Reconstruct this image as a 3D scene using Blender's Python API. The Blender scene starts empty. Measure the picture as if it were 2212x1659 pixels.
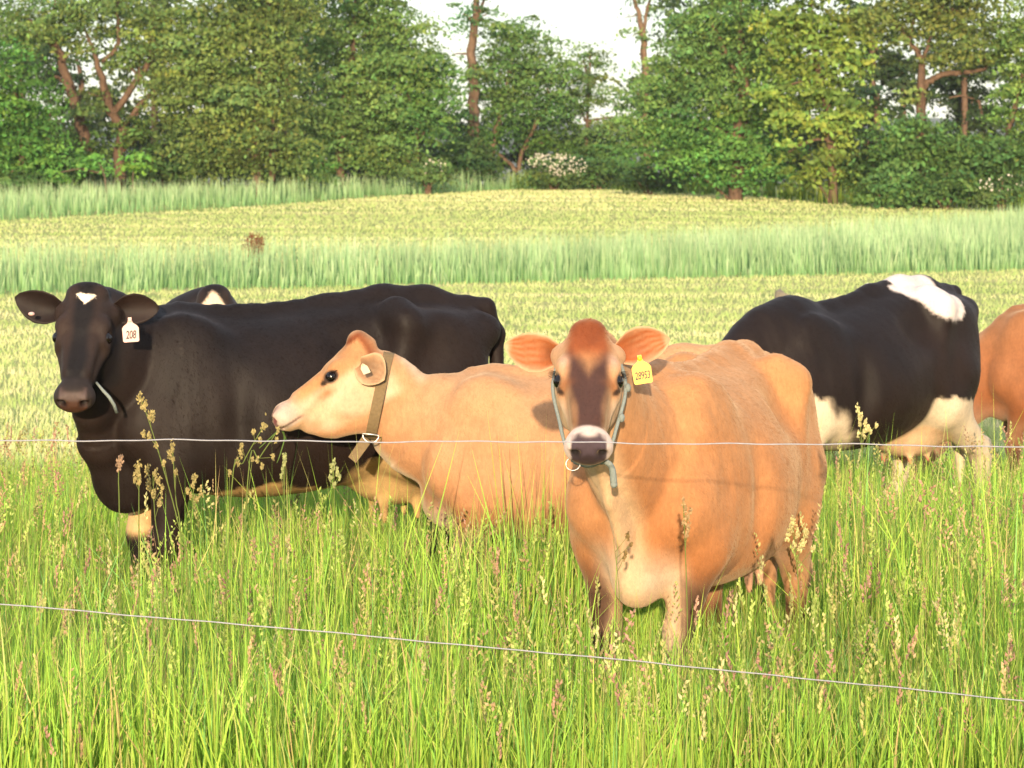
import bpy, math, random
import numpy as np
from mathutils import Vector, Matrix

# ------------------------------------------------------------------ camera, sky, sun
SC = bpy.context.scene
COL = SC.collection
HFOV = math.radians(20.0)
CAM_H = 1.75
FPX = 1106.0 / math.tan(HFOV / 2)          # focal length in units of a 2212-wide picture

cam_d = bpy.data.cameras.new("camera")
cam = bpy.data.objects.new("camera", cam_d)
COL.objects.link(cam)
cam.location = (0, 0, CAM_H)
cam.rotation_euler = (math.radians(90), 0, 0)
cam_d.sensor_width = 36.0
cam_d.angle = HFOV
cam_d.shift_y = -(829.5 - 460.0) / 2212.0
cam_d.clip_start = 0.1
cam_d.clip_end = 6000
cam_d.dof.use_dof = True
cam_d.dof.focus_distance = 9.7
cam_d.dof.aperture_fstop = 12.0
SC.camera = cam

SUN_EL, SUN_AZ = math.radians(9.0), math.radians(2.5)   # low sun behind the camera, a little to its left
world = bpy.data.worlds.new("World")
SC.world = world
world.use_nodes = True
wn = world.node_tree
sky = wn.nodes.new("ShaderNodeTexSky")
sky.sky_type = 'NISHITA'
sky.sun_disc = False
sky.sun_elevation = SUN_EL
sky.sun_rotation = math.radians(180) + SUN_AZ
sky.air_density = 1.0
sky.dust_density = 1.0
sky.ozone_density = 1.0
bg = wn.nodes["Background"]
bg.inputs["Strength"].default_value = 0.15
# a thin bright veil of high cloud over the whole sky
veil = wn.nodes.new("ShaderNodeMix"); veil.data_type = 'RGBA'
veil.inputs["Factor"].default_value = 0.5
veil.inputs["B"].default_value = (3.8, 4.05, 4.5, 1)
wn.links.new(sky.outputs[0], veil.inputs["A"])
wn.links.new(veil.outputs["Result"], bg.inputs["Color"])

sun_d = bpy.data.lights.new("sun", 'SUN')
sun_d.energy = 3.5
sun_d.angle = math.radians(0.6)
sun_d.color = (1.0, 0.80, 0.54)
sun = bpy.data.objects.new("sun", sun_d)
COL.objects.link(sun)
sdir = Vector((-math.sin(SUN_AZ) * math.cos(SUN_EL), -math.cos(SUN_AZ) * math.cos(SUN_EL), math.sin(SUN_EL)))
sun.rotation_euler = sdir.to_track_quat('Z', 'Y').to_euler()
sun.location = sdir * 30

vs = SC.view_settings
vs.view_transform = 'Standard'
vs.look = 'None'
vs.exposure = 1.16
vs.gamma = 1.0
vs.use_curve_mapping = False
SC.cycles.max_bounces = 6
SC.cycles.transparent_max_bounces = 6

HAZE = 0.0002
DO_GRASS, DO_TREES, DO_COWS = True, True, True
rng = np.random.default_rng(7)
random.seed(7)

# ------------------------------------------------------------------ small helpers
def tag(o, label=None, cat=None, group=None, kind=None):
    for k, v in (("label", label), ("category", cat), ("group", group), ("kind", kind)):
        if v:
            o[k] = v
    return o

def empty(name, loc=(0, 0, 0), rz=0.0):
    o = bpy.data.objects.new(name, None)
    o.empty_display_size = 0.2
    COL.objects.link(o)
    o.location = loc
    o.rotation_euler = (0, 0, rz)
    return o

def link(name, me, mat=None, parent=None):
    o = bpy.data.objects.new(name, me)
    COL.objects.link(o)
    if mat is not None and not me.materials:
        me.materials.append(mat)
    if parent is not None:
        o.parent = parent
    return o

def arr_mesh(name, V, quads=None, tris=None, col=None, smooth=False):
    """mesh from numpy arrays, with an optional per-vertex colour attribute named tint"""
    V = np.asarray(V, np.float32)
    me = bpy.data.meshes.new(name)
    nq = 0 if quads is None else len(quads)
    nt = 0 if tris is None else len(tris)
    me.vertices.add(len(V))
    me.vertices.foreach_set("co", V.ravel())
    idx = []
    if nq: idx.append(np.asarray(quads, np.int32).ravel())
    if nt: idx.append(np.asarray(tris, np.int32).ravel())
    idx = np.concatenate(idx)
    me.loops.add(len(idx))
    me.loops.foreach_set("vertex_index", idx)
    me.polygons.add(nq + nt)
    starts = np.concatenate([np.arange(nq) * 4, nq * 4 + np.arange(nt) * 3]).astype(np.int32)
    me.polygons.foreach_set("loop_start", starts)
    me.polygons.foreach_set("use_smooth", np.full(nq + nt, bool(smooth)))
    me.update(calc_edges=True)
    if col is not None:
        at_ = me.attributes.new("tint", 'FLOAT_COLOR', 'POINT')
        c = np.ones((len(V), 4), np.float32)
        c[:, :3] = col
        at_.data.foreach_set("color", c.ravel())
    return me

class Geo:
    """collects tubes, grids and balls, and turns them into one mesh"""
    def __init__(self):
        self.V, self.Q, self.T, self.C, self.n = [], [], [], [], 0
    def add(self, V, Q=None, T=None, col=(1, 1, 1)):
        V = np.asarray(V, np.float32).reshape(-1, 3)
        if Q is not None and len(Q): self.Q.append(np.asarray(Q, np.int64) + self.n)
        if T is not None and len(T): self.T.append(np.asarray(T, np.int64) + self.n)
        self.V.append(V)
        c = np.asarray(col, np.float32)
        self.C.append(np.broadcast_to(c, (len(V), 3)))
        self.n += len(V)
    def tube(self, pts, rad, sides=8, col=(1, 1, 1), flat=None, closed=False):
        pts = np.asarray(pts, float)
        n = len(pts)
        rad = np.broadcast_to(np.asarray(rad, float), (n,))
        tan = np.gradient(pts, axis=0)
        if closed:
            tan = np.roll(pts, -1, 0) - np.roll(pts, 1, 0)
        tan /= np.linalg.norm(tan, axis=1)[:, None] + 1e-9
        ref = np.array([0, 0, 1.0]) if abs(tan[0][2]) < 0.9 else np.array([1.0, 0, 0])
        a = np.linspace(0, 2 * math.pi, sides, endpoint=False)
        rings = []
        for i in range(n):
            u = np.cross(tan[i], ref); u /= np.linalg.norm(u) + 1e-9
            v = np.cross(u, tan[i])
            ref = v
            rings.append(pts[i] + rad[i] * (np.cos(a)[:, None] * u + np.sin(a)[:, None] * v))
        V = np.concatenate(rings)
        Q = []
        m = n if closed else n - 1
        for i in range(m):
            j = (i + 1) % n
            for k in range(sides):
                l = (k + 1) % sides
                Q.append((i * sides + k, i * sides + l, j * sides + l, j * sides + k))
        T = []
        if not closed:
            V = np.concatenate([V, pts[:1], pts[-1:]])
            for k in range(sides):
                l = (k + 1) % sides
                T.append((n * sides, l, k))
                T.append((n * sides + 1, (n - 1) * sides + k, (n - 1) * sides + l))
        self.add(V, Q, T, col)
    def ball(self, c, r, axes=None, seg=10, rings=7, col=(1, 1, 1)):
        c = np.asarray(c, float)
        r = np.broadcast_to(np.asarray(r, float), (3,))
        axes = np.eye(3) if axes is None else np.asarray(axes, float)
        V, Q, T = [], [], []
        for i in range(1, rings):
            th = math.pi * i / rings
            for k in range(seg):
                ph = 2 * math.pi * k / seg
                V.append((math.sin(th) * math.cos(ph) * r[0], math.sin(th) * math.sin(ph) * r[1], math.cos(th) * r[2]))
        top = len(V); V.append((0, 0, r[2])); V.append((0, 0, -r[2]))
        for i in range(rings - 2):
            for k in range(seg):
                l = (k + 1) % seg
                Q.append((i * seg + k, (i + 1) * seg + k, (i + 1) * seg + l, i * seg + l))
        for k in range(seg):
            l = (k + 1) % seg
            T.append((top, k, l))
            T.append((top + 1, (rings - 2) * seg + l, (rings - 2) * seg + k))
        V = np.array(V) @ axes + c
        self.add(V, Q, T, col)
    def mesh(self, name, smooth=True):
        return arr_mesh(name, np.concatenate(self.V), np.concatenate(self.Q) if self.Q else None,
                        np.concatenate(self.T) if self.T else None, np.concatenate(self.C), smooth)

def sstep(a, b, x):
    t = np.clip((x - a) / (b - a), 0, 1)
    return t * t * (3 - 2 * t)

def lerp(a, b, t):
    t = np.asarray(t)[..., None]
    return np.asarray(a) * (1 - t) + np.asarray(b) * t

def nz(P, f, seed=0):
    """smooth pseudo-noise in about -1..1"""
    r = np.random.default_rng(seed + 100)
    out = 0
    amp, tot = 1.0, 0
    for o in range(3):
        s = 0
        for k in range(4):
            d = r.normal(size=3); d /= np.linalg.norm(d)
            s = s + np.sin((P @ d) * f * (0.7 + 0.6 * r.random()) + r.random() * 6.28)
        out = out + amp * s / 2.2
        tot += amp
        amp *= 0.55; f *= 2.1
    return out / tot

def zg(y):
    """height of the field: level round the cows, rising to the tree line"""
    return np.interp(y, [-1e4, 36, 43, 50, 60, 68, 75, 85, 92, 100, 110, 116, 132, 400, 1e5],
                     [0, 0, .11, .30, .55, .82, 1.08, 1.55, 1.95, 2.3, 2.62, 2.8, 3.05, 2.0, 2.0])

def at(u, v, d):
    """the point of the place seen at pixel (u, v) of the 2212 x 1659 photograph, d metres away"""
    return np.array([(u - 1106.0) / FPX * d, d, CAM_H - (v - 460.0) / FPX * d])

# ------------------------------------------------------------------ materials
def new_mat(name):
    m = bpy.data.materials.new(name)
    m.use_nodes = True
    nt = m.node_tree
    return m, nt, nt.nodes["Principled BSDF"], nt.nodes["Material Output"]

def simple_mat(name, col, rough=0.6, metal=0.0, var=0.0, scale=30, bump=0.0):
    m, nt, p, out = new_mat(name)
    p.inputs["Roughness"].default_value = rough
    p.inputs["Metallic"].default_value = metal
    if var or bump:
        n = nt.nodes.new("ShaderNodeTexNoise"); n.inputs["Scale"].default_value = scale; n.inputs["Detail"].default_value = 4
        tc = nt.nodes.new("ShaderNodeTexCoord"); nt.links.new(tc.outputs["Object"], n.inputs["Vector"])
        mx = nt.nodes.new("ShaderNodeMix"); mx.data_type = 'RGBA'
        mx.inputs["A"].default_value = tuple(c * (1 - var) for c in col) + (1,)
        mx.inputs["B"].default_value = tuple(min(1, c * (1 + var)) for c in col) + (1,)
        nt.links.new(n.outputs["Fac"], mx.inputs["Factor"])
        nt.links.new(mx.outputs["Result"], p.inputs["Base Color"])
        if bump:
            b = nt.nodes.new("ShaderNodeBump"); b.inputs["Strength"].default_value = bump; b.inputs["Distance"].default_value = 0.004
            nt.links.new(n.outputs["Fac"], b.inputs["Height"]); nt.links.new(b.outputs[0], p.inputs["Normal"])
    else:
        p.inputs["Base Color"].default_value = tuple(col) + (1,)
    return m

def tint_mat(name, rough=0.6, transl=0.0, spec=0.3, gain=1.0):
    """colour from the tint attribute; thin leaves and blades let some light through"""
    m, nt, p, out = new_mat(name)
    a = nt.nodes.new("ShaderNodeAttribute"); a.attribute_name = "tint"
    nt.links.new(a.outputs["Color"], p.inputs["Base Color"])
    p.inputs["Roughness"].default_value = rough
    p.inputs["Specular IOR Level"].default_value = spec
    if transl:
        tr = nt.nodes.new("ShaderNodeBsdfTranslucent")
        nt.links.new(a.outputs["Color"], tr.inputs["Color"])
        mx = nt.nodes.new("ShaderNodeMixShader"); mx.inputs[0].default_value = transl
        nt.links.new(p.outputs[0], mx.inputs[1]); nt.links.new(tr.outputs[0], mx.inputs[2])
        nt.links.new(mx.outputs[0], out.inputs["Surface"])
    return m

def coat_mat(name, rough, sheen, sheen_tint, spec, bump=0.25):
    m, nt, p, out = new_mat(name)
    a = nt.nodes.new("ShaderNodeAttribute"); a.attribute_name = "tint"
    tc = nt.nodes.new("ShaderNodeTexCoord")
    mp = nt.nodes.new("ShaderNodeMapping"); mp.inputs["Scale"].default_value = (1.0, 1.0, 0.35)
    nt.links.new(tc.outputs["Object"], mp.inputs["Vector"])
    n = nt.nodes.new("ShaderNodeTexNoise"); n.inputs["Scale"].default_value = 95; n.inputs["Detail"].default_value = 5
    n.inputs["Roughness"].default_value = 0.7
    nt.links.new(mp.outputs[0], n.inputs["Vector"])
    n2 = nt.nodes.new("ShaderNodeTexNoise"); n2.inputs["Scale"].default_value = 14; n2.inputs["Detail"].default_value = 7; n2.inputs["Roughness"].default_value = 0.68
    nt.links.new(tc.outputs["Object"], n2.inputs["Vector"])
    r1 = nt.nodes.new("ShaderNodeMapRange"); r1.inputs["To Min"].default_value = 0.72; r1.inputs["To Max"].default_value = 1.28
    nt.links.new(n.outputs["Fac"], r1.inputs["Value"])
    r2 = nt.nodes.new("ShaderNodeMapRange"); r2.inputs["To Min"].default_value = 0.62; r2.inputs["To Max"].default_value = 1.38
    nt.links.new(n2.outputs["Fac"], r2.inputs["Value"])
    mu = nt.nodes.new("ShaderNodeMath"); mu.operation = 'MULTIPLY'
    nt.links.new(r1.outputs[0], mu.inputs[0]); nt.links.new(r2.outputs[0], mu.inputs[1])
    vm = nt.nodes.new("ShaderNodeVectorMath"); vm.operation = 'SCALE'
    nt.links.new(a.outputs["Color"], vm.inputs[0]); nt.links.new(mu.outputs[0], vm.inputs["Scale"])
    nt.links.new(vm.outputs[0], p.inputs["Base Color"])
    p.inputs["Roughness"].default_value = rough
    p.inputs["Specular IOR Level"].default_value = spec
    p.inputs["Sheen Weight"].default_value = sheen
    p.inputs["Sheen Roughness"].default_value = 0.45
    p.inputs["Sheen Tint"].default_value = sheen_tint + (1,)
    b = nt.nodes.new("ShaderNodeBump"); b.inputs["Strength"].default_value = bump; b.inputs["Distance"].default_value = 0.006
    nt.links.new(n.outputs["Fac"], b.inputs["Height"])
    nt.links.new(b.outputs[0], p.inputs["Normal"])
    return m

M_JERSEY = coat_mat("fawn_coat", 0.75, 0.25, (1.0, 0.75, 0.5), 0.2)
M_HOLST = coat_mat("black_coat", 0.6, 0.02, (0.75, 0.5, 0.42), 0.18, 0.12)
M_EYE = simple_mat("eye_gloss", (0.006, 0.004, 0.004), 0.14)
M_GRASS = tint_mat("meadow_grass", 0.55, 0.38, 0.25)
M_HAY = tint_mat("far_grass", 0.7, 0.25, 0.15)
M_SEED = tint_mat("seed_heads", 0.8, 0.2, 0.1)
M_LEAF = tint_mat("leaves", 0.6, 0.30, 0.2)
M_BARK = tint_mat("bark", 0.95, 0.0, 0.05)
def bark_relief(m):
    nt = m.node_tree; p = nt.nodes["Principled BSDF"]
    tc = nt.nodes.new("ShaderNodeTexCoord"); mp = nt.nodes.new("ShaderNodeMapping"); mp.inputs["Scale"].default_value = (1, 1, .25)
    n = nt.nodes.new("ShaderNodeTexNoise"); n.inputs["Scale"].default_value = 16; n.inputs["Detail"].default_value = 6
    nt.links.new(tc.outputs["Object"], mp.inputs[0]); nt.links.new(mp.outputs[0], n.inputs["Vector"])
    b = nt.nodes.new("ShaderNodeBump"); b.inputs["Strength"].default_value = 1.0; b.inputs["Distance"].default_value = .06
    nt.links.new(n.outputs["Fac"], b.inputs["Height"]); nt.links.new(b.outputs[0], p.inputs["Normal"])
    a = [x for x in nt.nodes if x.type == 'ATTRIBUTE'][0]
    r = nt.nodes.new("ShaderNodeMapRange"); r.inputs["To Min"].default_value = .35; r.inputs["To Max"].default_value = 1.5
    nt.links.new(n.outputs["Fac"], r.inputs["Value"])
    v = nt.nodes.new("ShaderNodeVectorMath"); v.operation = 'SCALE'
    nt.links.new(a.outputs["Color"], v.inputs[0]); nt.links.new(r.outputs[0], v.inputs["Scale"]); nt.links.new(v.outputs[0], p.inputs["Base Color"])
bark_relief(M_BARK)
M_WIRE = simple_mat("galvanised_wire", (0.30, 0.30, 0.34), 0.5, 0.3, 0.25, 60)
M_POST = simple_mat("weathered_wood", (0.17, 0.145, 0.11), 0.9, 0, 0.35, 14, 0.6)
M_STRAP = simple_mat("collar_webbing", (0.17, 0.115, 0.055), 0.85, 0, 0.3, 90, 0.5)
M_ROPE = simple_mat("halter_rope", (0.20, 0.23, 0.22), 0.85, 0, 0.3, 120, 0.6)
M_STEEL = simple_mat("ring_steel", (0.45, 0.44, 0.43), 0.35, 1.0)
M_TAG_Y = simple_mat("yellow_tag", (0.85, 0.47, 0.01), 0.45)
M_TAG_P = simple_mat("pale_tag", (0.68, 0.40, 0.36), 0.5)
M_TAG_W = simple_mat("cream_tag", (0.46, 0.39, 0.26), 0.5)
M_INK = simple_mat("tag_ink", (0.025, 0.02, 0.02), 0.6)
M_GREY = simple_mat("grey_plastic", (0.09, 0.10, 0.12), 0.5)

# ------------------------------------------------------------------ ground and hills
def ground_mat():
    m, nt, p, out = new_mat("field_soil")
    L = nt.links.new
    geo = nt.nodes.new("ShaderNodeNewGeometry")
    def noise(scale, detail=5, vec=None, rough=0.6):
        n = nt.nodes.new("ShaderNodeTexNoise"); n.inputs["Scale"].default_value = scale; n.inputs["Detail"].default_value = detail
        n.inputs["Roughness"].default_value = rough
        L(vec or geo.outputs["Position"], n.inputs["Vector"]); return n
    def ramp(fac, stops):
        r = nt.nodes.new("ShaderNodeValToRGB")
        e = r.color_ramp.elements
        while len(e) < len(stops): e.new(0.5)
        for i, (pos, c) in enumerate(stops):
            e[i].position = pos; e[i].color = c + (1,)
        L(fac, r.inputs[0]); return r
    mp = nt.nodes.new("ShaderNodeMapping"); mp.inputs["Scale"].default_value = (0.25, 1.0, 1.0)
    L(geo.outputs["Position"], mp.inputs["Vector"])
    n1 = noise(1.4, 6, mp.outputs[0]); n2 = noise(14, 5)
    mown = ramp(n1.outputs["Fac"], [(0.33, (0.26, 0.33, 0.09)), (0.5, (0.38, 0.40, 0.14)), (0.68, (0.50, 0.45, 0.21))])
    turf = ramp(n2.outputs["Fac"], [(0.3, (0.022, 0.035, 0.010)), (0.6, (0.045, 0.06, 0.016)), (0.75, (0.08, 0.075, 0.03))])
    sx = nt.nodes.new("ShaderNodeSeparateXYZ"); L(geo.outputs["Position"], sx.inputs[0])
    mr = nt.nodes.new("ShaderNodeMapRange"); mr.inputs["From Min"].default_value = 15; mr.inputs["From Max"].default_value = 22
    L(sx.outputs["Y"], mr.inputs["Value"])
    mx = nt.nodes.new("ShaderNodeMix"); mx.data_type = 'RGBA'
    L(mr.outputs[0], mx.inputs["Factor"]); L(turf.outputs[0], mx.inputs["A"]); L(mown.outputs[0], mx.inputs["B"])
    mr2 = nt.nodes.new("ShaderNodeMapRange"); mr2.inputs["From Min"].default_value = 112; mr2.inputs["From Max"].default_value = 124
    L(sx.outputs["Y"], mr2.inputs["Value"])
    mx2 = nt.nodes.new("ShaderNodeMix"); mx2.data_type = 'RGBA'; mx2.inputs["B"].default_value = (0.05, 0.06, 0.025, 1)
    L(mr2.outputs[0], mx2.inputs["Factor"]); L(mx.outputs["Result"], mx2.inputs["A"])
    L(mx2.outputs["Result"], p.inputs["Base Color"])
    p.inputs["Roughness"].default_value = 0.95
    p.inputs["Specular IOR Level"].default_value = 0.1
    b = nt.nodes.new("ShaderNodeBump"); b.inputs["Strength"].default_value = 0.8; b.inputs["Distance"].default_value = 0.05
    L(n2.outputs["Fac"], b.inputs["Height"]); L(b.outputs[0], p.inputs["Normal"])
    return m

def grid_mesh(name, xs, ys, zf, smooth=True):
    X, Y = np.meshgrid(xs, ys, indexing='ij')
    V = np.stack([X, Y, zf(X, Y)], -1).reshape(-1, 3)
    nx, ny = len(xs), len(ys)
    i, j = np.meshgrid(np.arange(nx - 1), np.arange(ny - 1), indexing='ij')
    a = (i * ny + j).ravel()
    Q = np.stack([a, a + ny, a + ny + 1, a + 1], 1)
    return arr_mesh(name, V, Q, smooth=smooth)

ys_ = np.concatenate([[-300, -120, -40], np.arange(-10, 140, 1.0), [160, 200, 300, 500, 900, 1600, 3000]])
xs_ = np.concatenate([[-2500, -900, -300, -120], np.arange(-60, 60.1, 3.0), [120, 300, 900, 2500]])
g = link("ground", grid_mesh("ground", xs_, ys_, lambda X, Y: zg(Y)), ground_mat())
tag(g, kind="structure")

def hill_z(X, Y):
    P = np.stack([X, Y * 0.5, 0 * X], -1) / 260.0
    prof = sstep(1150, 1700, Y) * (1 - 0.5 * sstep(2000, 2900, Y))
    return -6 + prof * (62 + 9 * nz(P.reshape(-1, 3), 1.2, 5).reshape(X.shape))
M_HILL = simple_mat("hill_woods", (0.035, 0.055, 0.03), 0.95, 0, 0.4, 0.02)
h = link("hills", grid_mesh("hills", np.linspace(-2000, 2000, 60), np.linspace(1100, 2900, 24), hill_z), M_HILL)
tag(h, kind="structure")

# ------------------------------------------------------------------ sculpting: a field of blended shapes, meshed as one skin
def axis_grid(lo, hi, step, flo=None, fhi=None, fstep=None):
    xs = [lo]
    while xs[-1] < hi:
        x = xs[-1]
        xs.append(x + (fstep if (flo is not None and flo <= x <= fhi) else step))
    return np.array(xs, np.float32)

class Sculpt:
    def __init__(self, xs, ys, zs):
        self.x, self.y, self.z = xs, ys, zs
        self.F = np.full((len(xs), len(ys), len(zs)), 1.0, np.float32)
    def block(self, lo, hi):
        s = []
        for a, l, h_ in zip((self.x, self.y, self.z), lo, hi):
            i, j = np.searchsorted(a, l), np.searchsorted(a, h_)
            s.append(slice(max(i - 1, 0), min(j + 1, len(a))))
        return tuple(s), self.x[s[0]][:, None, None], self.y[s[1]][None, :, None], self.z[s[2]][None, None, :]
    def put(self, s, d, k, sub):
        if d.size == 0: return
        F = self.F[s]
        if sub:
            d = -d
            hh = np.maximum(k - np.abs(F - d), 0) / k
            self.F[s] = np.maximum(F, d) + hh * hh * k * 0.25
        else:
            hh = np.maximum(k - np.abs(F - d), 0) / k
            self.F[s] = np.minimum(F, d) - hh * hh * k * 0.25
    def ell(self, c, r, k=0.05, ax=None, sub=False):
        c = np.asarray(c, np.float32); r = np.broadcast_to(np.asarray(r, np.float32), (3,))
        R = max(r) + k
        s, X, Y, Z = self.block(c - R, c + R)
        ax = np.eye(3) if ax is None else np.asarray(ax)
        dx, dy, dz = X - c[0], Y - c[1], Z - c[2]
        q = [(dx * a[0] + dy * a[1] + dz * a[2]) / ri for a, ri in zip(ax, r)]
        k0 = np.sqrt(q[0] ** 2 + q[1] ** 2 + q[2] ** 2)
        k1 = np.sqrt((q[0] / r[0]) ** 2 + (q[1] / r[1]) ** 2 + (q[2] / r[2]) ** 2) + 1e-6
        self.put(s, (k0 * (k0 - 1) / k1).astype(np.float32), k, sub)
    def cone(self, a, b, ra, rb, k=0.05, lat=None, fl=1.0, sub=False):
        a = np.asarray(a, np.float32); b = np.asarray(b, np.float32)
        R = max(ra, rb) * max(1, fl) + k
        s, X, Y, Z = self.block(np.minimum(a, b) - R, np.maximum(a, b) + R)
        dx, dy, dz = X - a[0], Y - a[1], Z - a[2]
        ba = (b - a).astype(np.float32)
        if lat is not None and fl != 1.0:
            lat = np.asarray(lat, float); lat = lat / np.linalg.norm(lat)
            m = (dx * lat[0] + dy * lat[1] + dz * lat[2]) * (1 / fl - 1)
            dx, dy, dz = dx + m * lat[0], dy + m * lat[1], dz + m * lat[2]
        t = np.clip((dx * ba[0] + dy * ba[1] + dz * ba[2]) / (ba @ ba), 0, 1)
        d = np.sqrt((dx - t * ba[0]) ** 2 + (dy - t * ba[1]) ** 2 + (dz - t * ba[2]) ** 2) - (ra + (rb - ra) * t)
        self.put(s, d.astype(np.float32), k, sub)
    def chain(self, pts, rad, k=0.04, **kw):
        for i in range(len(pts) - 1):
            self.cone(pts[i], pts[i + 1], rad[i], rad[i + 1], k, **kw)
    def profile(self, o, ax, tab, k=0.05, mid=0.5, pw=2.0, up=2.0):
        """loft along ax[0]; tab rows: t, top, bottom, half width"""
        tab = np.asarray(tab, float)
        tt = np.linspace(tab[0, 0], tab[-1, 0], 160)
        cols = []
        for c in range(1, 4):
            sl = np.gradient(tab[:, c], tab[:, 0])
            i = np.clip(np.searchsorted(tab[:, 0], tt) - 1, 0, len(tab) - 2)
            h_ = tab[i + 1, 0] - tab[i, 0]; x = (tt - tab[i, 0]) / h_
            cols.append((2 * x ** 3 - 3 * x ** 2 + 1) * tab[i, c] + (x ** 3 - 2 * x ** 2 + x) * h_ * sl[i]
                        + (-2 * x ** 3 + 3 * x ** 2) * tab[i + 1, c] + (x ** 3 - x ** 2) * h_ * sl[i + 1])
        o = np.asarray(o, np.float32); ax = np.asarray(ax, np.float32)
        corners = np.array([o + ax[0] * t + ax[1] * l + ax[2] * u for t in (tab[0, 0], tab[-1, 0])
                            for l in (-tab[:, 3].max(), tab[:, 3].max()) for u in (tab[:, 2].min(), tab[:, 1].max())])
        s, X, Y, Z = self.block(corners.min(0) - k - .02, corners.max(0) + k + .02)
        dx, dy, dz = X - o[0], Y - o[1], Z - o[2]
        T = dx * ax[0][0] + dy * ax[0][1] + dz * ax[0][2]
        Lc = dx * ax[1][0] + dy * ax[1][1] + dz * ax[1][2]
        U = dx * ax[2][0] + dy * ax[2][1] + dz * ax[2][2]
        zt = np.interp(T, tt, cols[0]).astype(np.float32); zb = np.interp(T, tt, cols[1]).astype(np.float32)
        w = np.maximum(np.interp(T, tt, cols[2]), 0.012).astype(np.float32)
        zc = zb + (zt - zb) * mid
        hh = np.maximum(np.where(U > zc, zt - zc, zc - zb), 0.012)
        p = np.where(U > zc, up, pw)
        if pw == 2.0 and up == 2.0:
            r = np.sqrt((Lc / w) ** 2 + ((U - zc) / hh) ** 2)
        else:
            r = ((np.abs(Lc) / w) ** p + (np.abs(U - zc) / hh) ** p) ** (1 / p)
        d = (r - 1) * np.minimum(w, hh)
        d = np.maximum(d, np.maximum(tab[0, 0] - T, T - tab[-1, 0]))
        self.put(s, d.astype(np.float32), k, False)
    def mesh(self, smooth_it=3):
        F = self.F; x, y, z = self.x, self.y, self.z
        ins = F < 0
        cnt = np.zeros([n - 1 for n in F.shape], np.uint8)
        offs = [(i, j, k) for i in (0, 1) for j in (0, 1) for k in (0, 1)]
        nx, ny, nz_ = F.shape
        for (i, j, k) in offs:
            cnt += ins[i:nx - 1 + i, j:ny - 1 + j, k:nz_ - 1 + k]
        I, J, K = np.nonzero((cnt > 0) & (cnt < 8))
        val = np.stack([F[I + i, J + j, K + k] for (i, j, k) in offs], 1)
        pos = np.stack([np.stack([x[I + i], y[J + j], z[K + k]], 1) for (i, j, k) in offs], 1)
        acc = np.zeros((len(I), 3)); num = np.zeros(len(I))
        for a in range(8):
            for b in range(a + 1, 8):
                if sum(p != q for p, q in zip(offs[a], offs[b])) != 1: continue
                va, vb = val[:, a], val[:, b]
                m = (va < 0) != (vb < 0)
                t = np.where(m, va / np.where(m, va - vb, 1), 0)[:, None]
                acc += np.where(m[:, None], pos[:, a] * (1 - t) + pos[:, b] * t, 0); num += m
        V = acc / num[:, None]
        idx = np.full(cnt.shape, -1, np.int32); idx[I, J, K] = np.arange(len(I))
        Qs = []
        for axis in range(3):
            A = [slice(1, -1)] * 3; B = [slice(1, -1)] * 3
            A[axis] = slice(0, -1); B[axis] = slice(1, None)
            a_, b_ = ins[tuple(A)], ins[tuple(B)]
            e = np.argwhere(a_ != b_)
            flip = a_[tuple(e.T)]
            base = e.copy()
            for o_ in range(3):
                if o_ != axis: base[:, o_] += 1
            o1, o2 = [(1, 2), (2, 0), (0, 1)][axis]
            q = []
            for d1, d2 in ((-1, -1), (0, -1), (0, 0), (-1, 0)):
                c = base.copy(); c[:, o1] += d1; c[:, o2] += d2
                q.append(idx[tuple(c.T)])
            q = np.stack(q, 1)
            q[~flip] = q[~flip][:, ::-1]
            Qs.append(q)
        Q = np.concatenate(Qs)
        Q = Q[(Q >= 0).all(1)]
        E = np.concatenate([Q[:, [0, 1]], Q[:, [1, 2]], Q[:, [2, 3]], Q[:, [3, 0]]])
        E = np.unique(np.sort(E, 1), axis=0)
        deg = np.bincount(E.ravel(), minlength=len(V))
        for it in range(smooth_it):
            S = np.stack([np.bincount(E[:, 0], V[E[:, 1], c], len(V)) + np.bincount(E[:, 1], V[E[:, 0], c], len(V)) for c in range(3)], 1)
            V = V * 0.45 + 0.55 * S / np.maximum(deg, 1)[:, None]
        return V, Q

def catmull(P, n):
    P = np.asarray(P, float)
    Pp = np.concatenate([2 * P[:1] - P[1:2], P, 2 * P[-1:] - P[-2:-1]])
    out = []
    for i in range(len(P) - 1):
        p0, p1, p2, p3 = Pp[i:i + 4]
        for t in np.linspace(0, 1, n, endpoint=False):
            out.append(0.5 * ((2 * p1) + (-p0 + p2) * t + (2 * p0 - 5 * p1 + 4 * p2 - p3) * t * t + (-p0 + 3 * p1 - 3 * p2 + p3) * t ** 3))
    out.append(P[-1])
    return np.array(out)

HEAD = [(-.055, -.030, -.10, .030), (-.03, .010, -.125, .062), (0.0, .030, -.15, .084), (.05, .042, -.175, .100),
        (.11, .044, -.20, .112), (.17, .034, -.215, .104), (.22, .016, -.212, .086), (.28, .004, -.192, .070),
        (.34, -.006, -.162, .060), (.40, -.012, -.134, .060), (.44, -.014, -.126, .069), (.475, -.024, -.120, .070),
        (.495, -.044, -.112, .056), (.506, -.066, -.100, .030)]
TORSO = [(-.83, 1.14, .98, .05), (-.78, 1.20, .86, .13), (-.70, 1.225, .74, .19), (-.60, 1.245, .66, .225), (-.45, 1.255, .585, .255),
         (-.25, 1.235, .52, .305), (-.05, 1.215, .485, .345), (.12, 1.205, .48, .345), (.28, 1.205, .495, .305),
         (.40, 1.215, .515, .245), (.50, 1.19, .545, .205), (.58, 1.13, .60, .16), (.65, 1.03, .70, .09), (.68, .95, .78, .04)]

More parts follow.
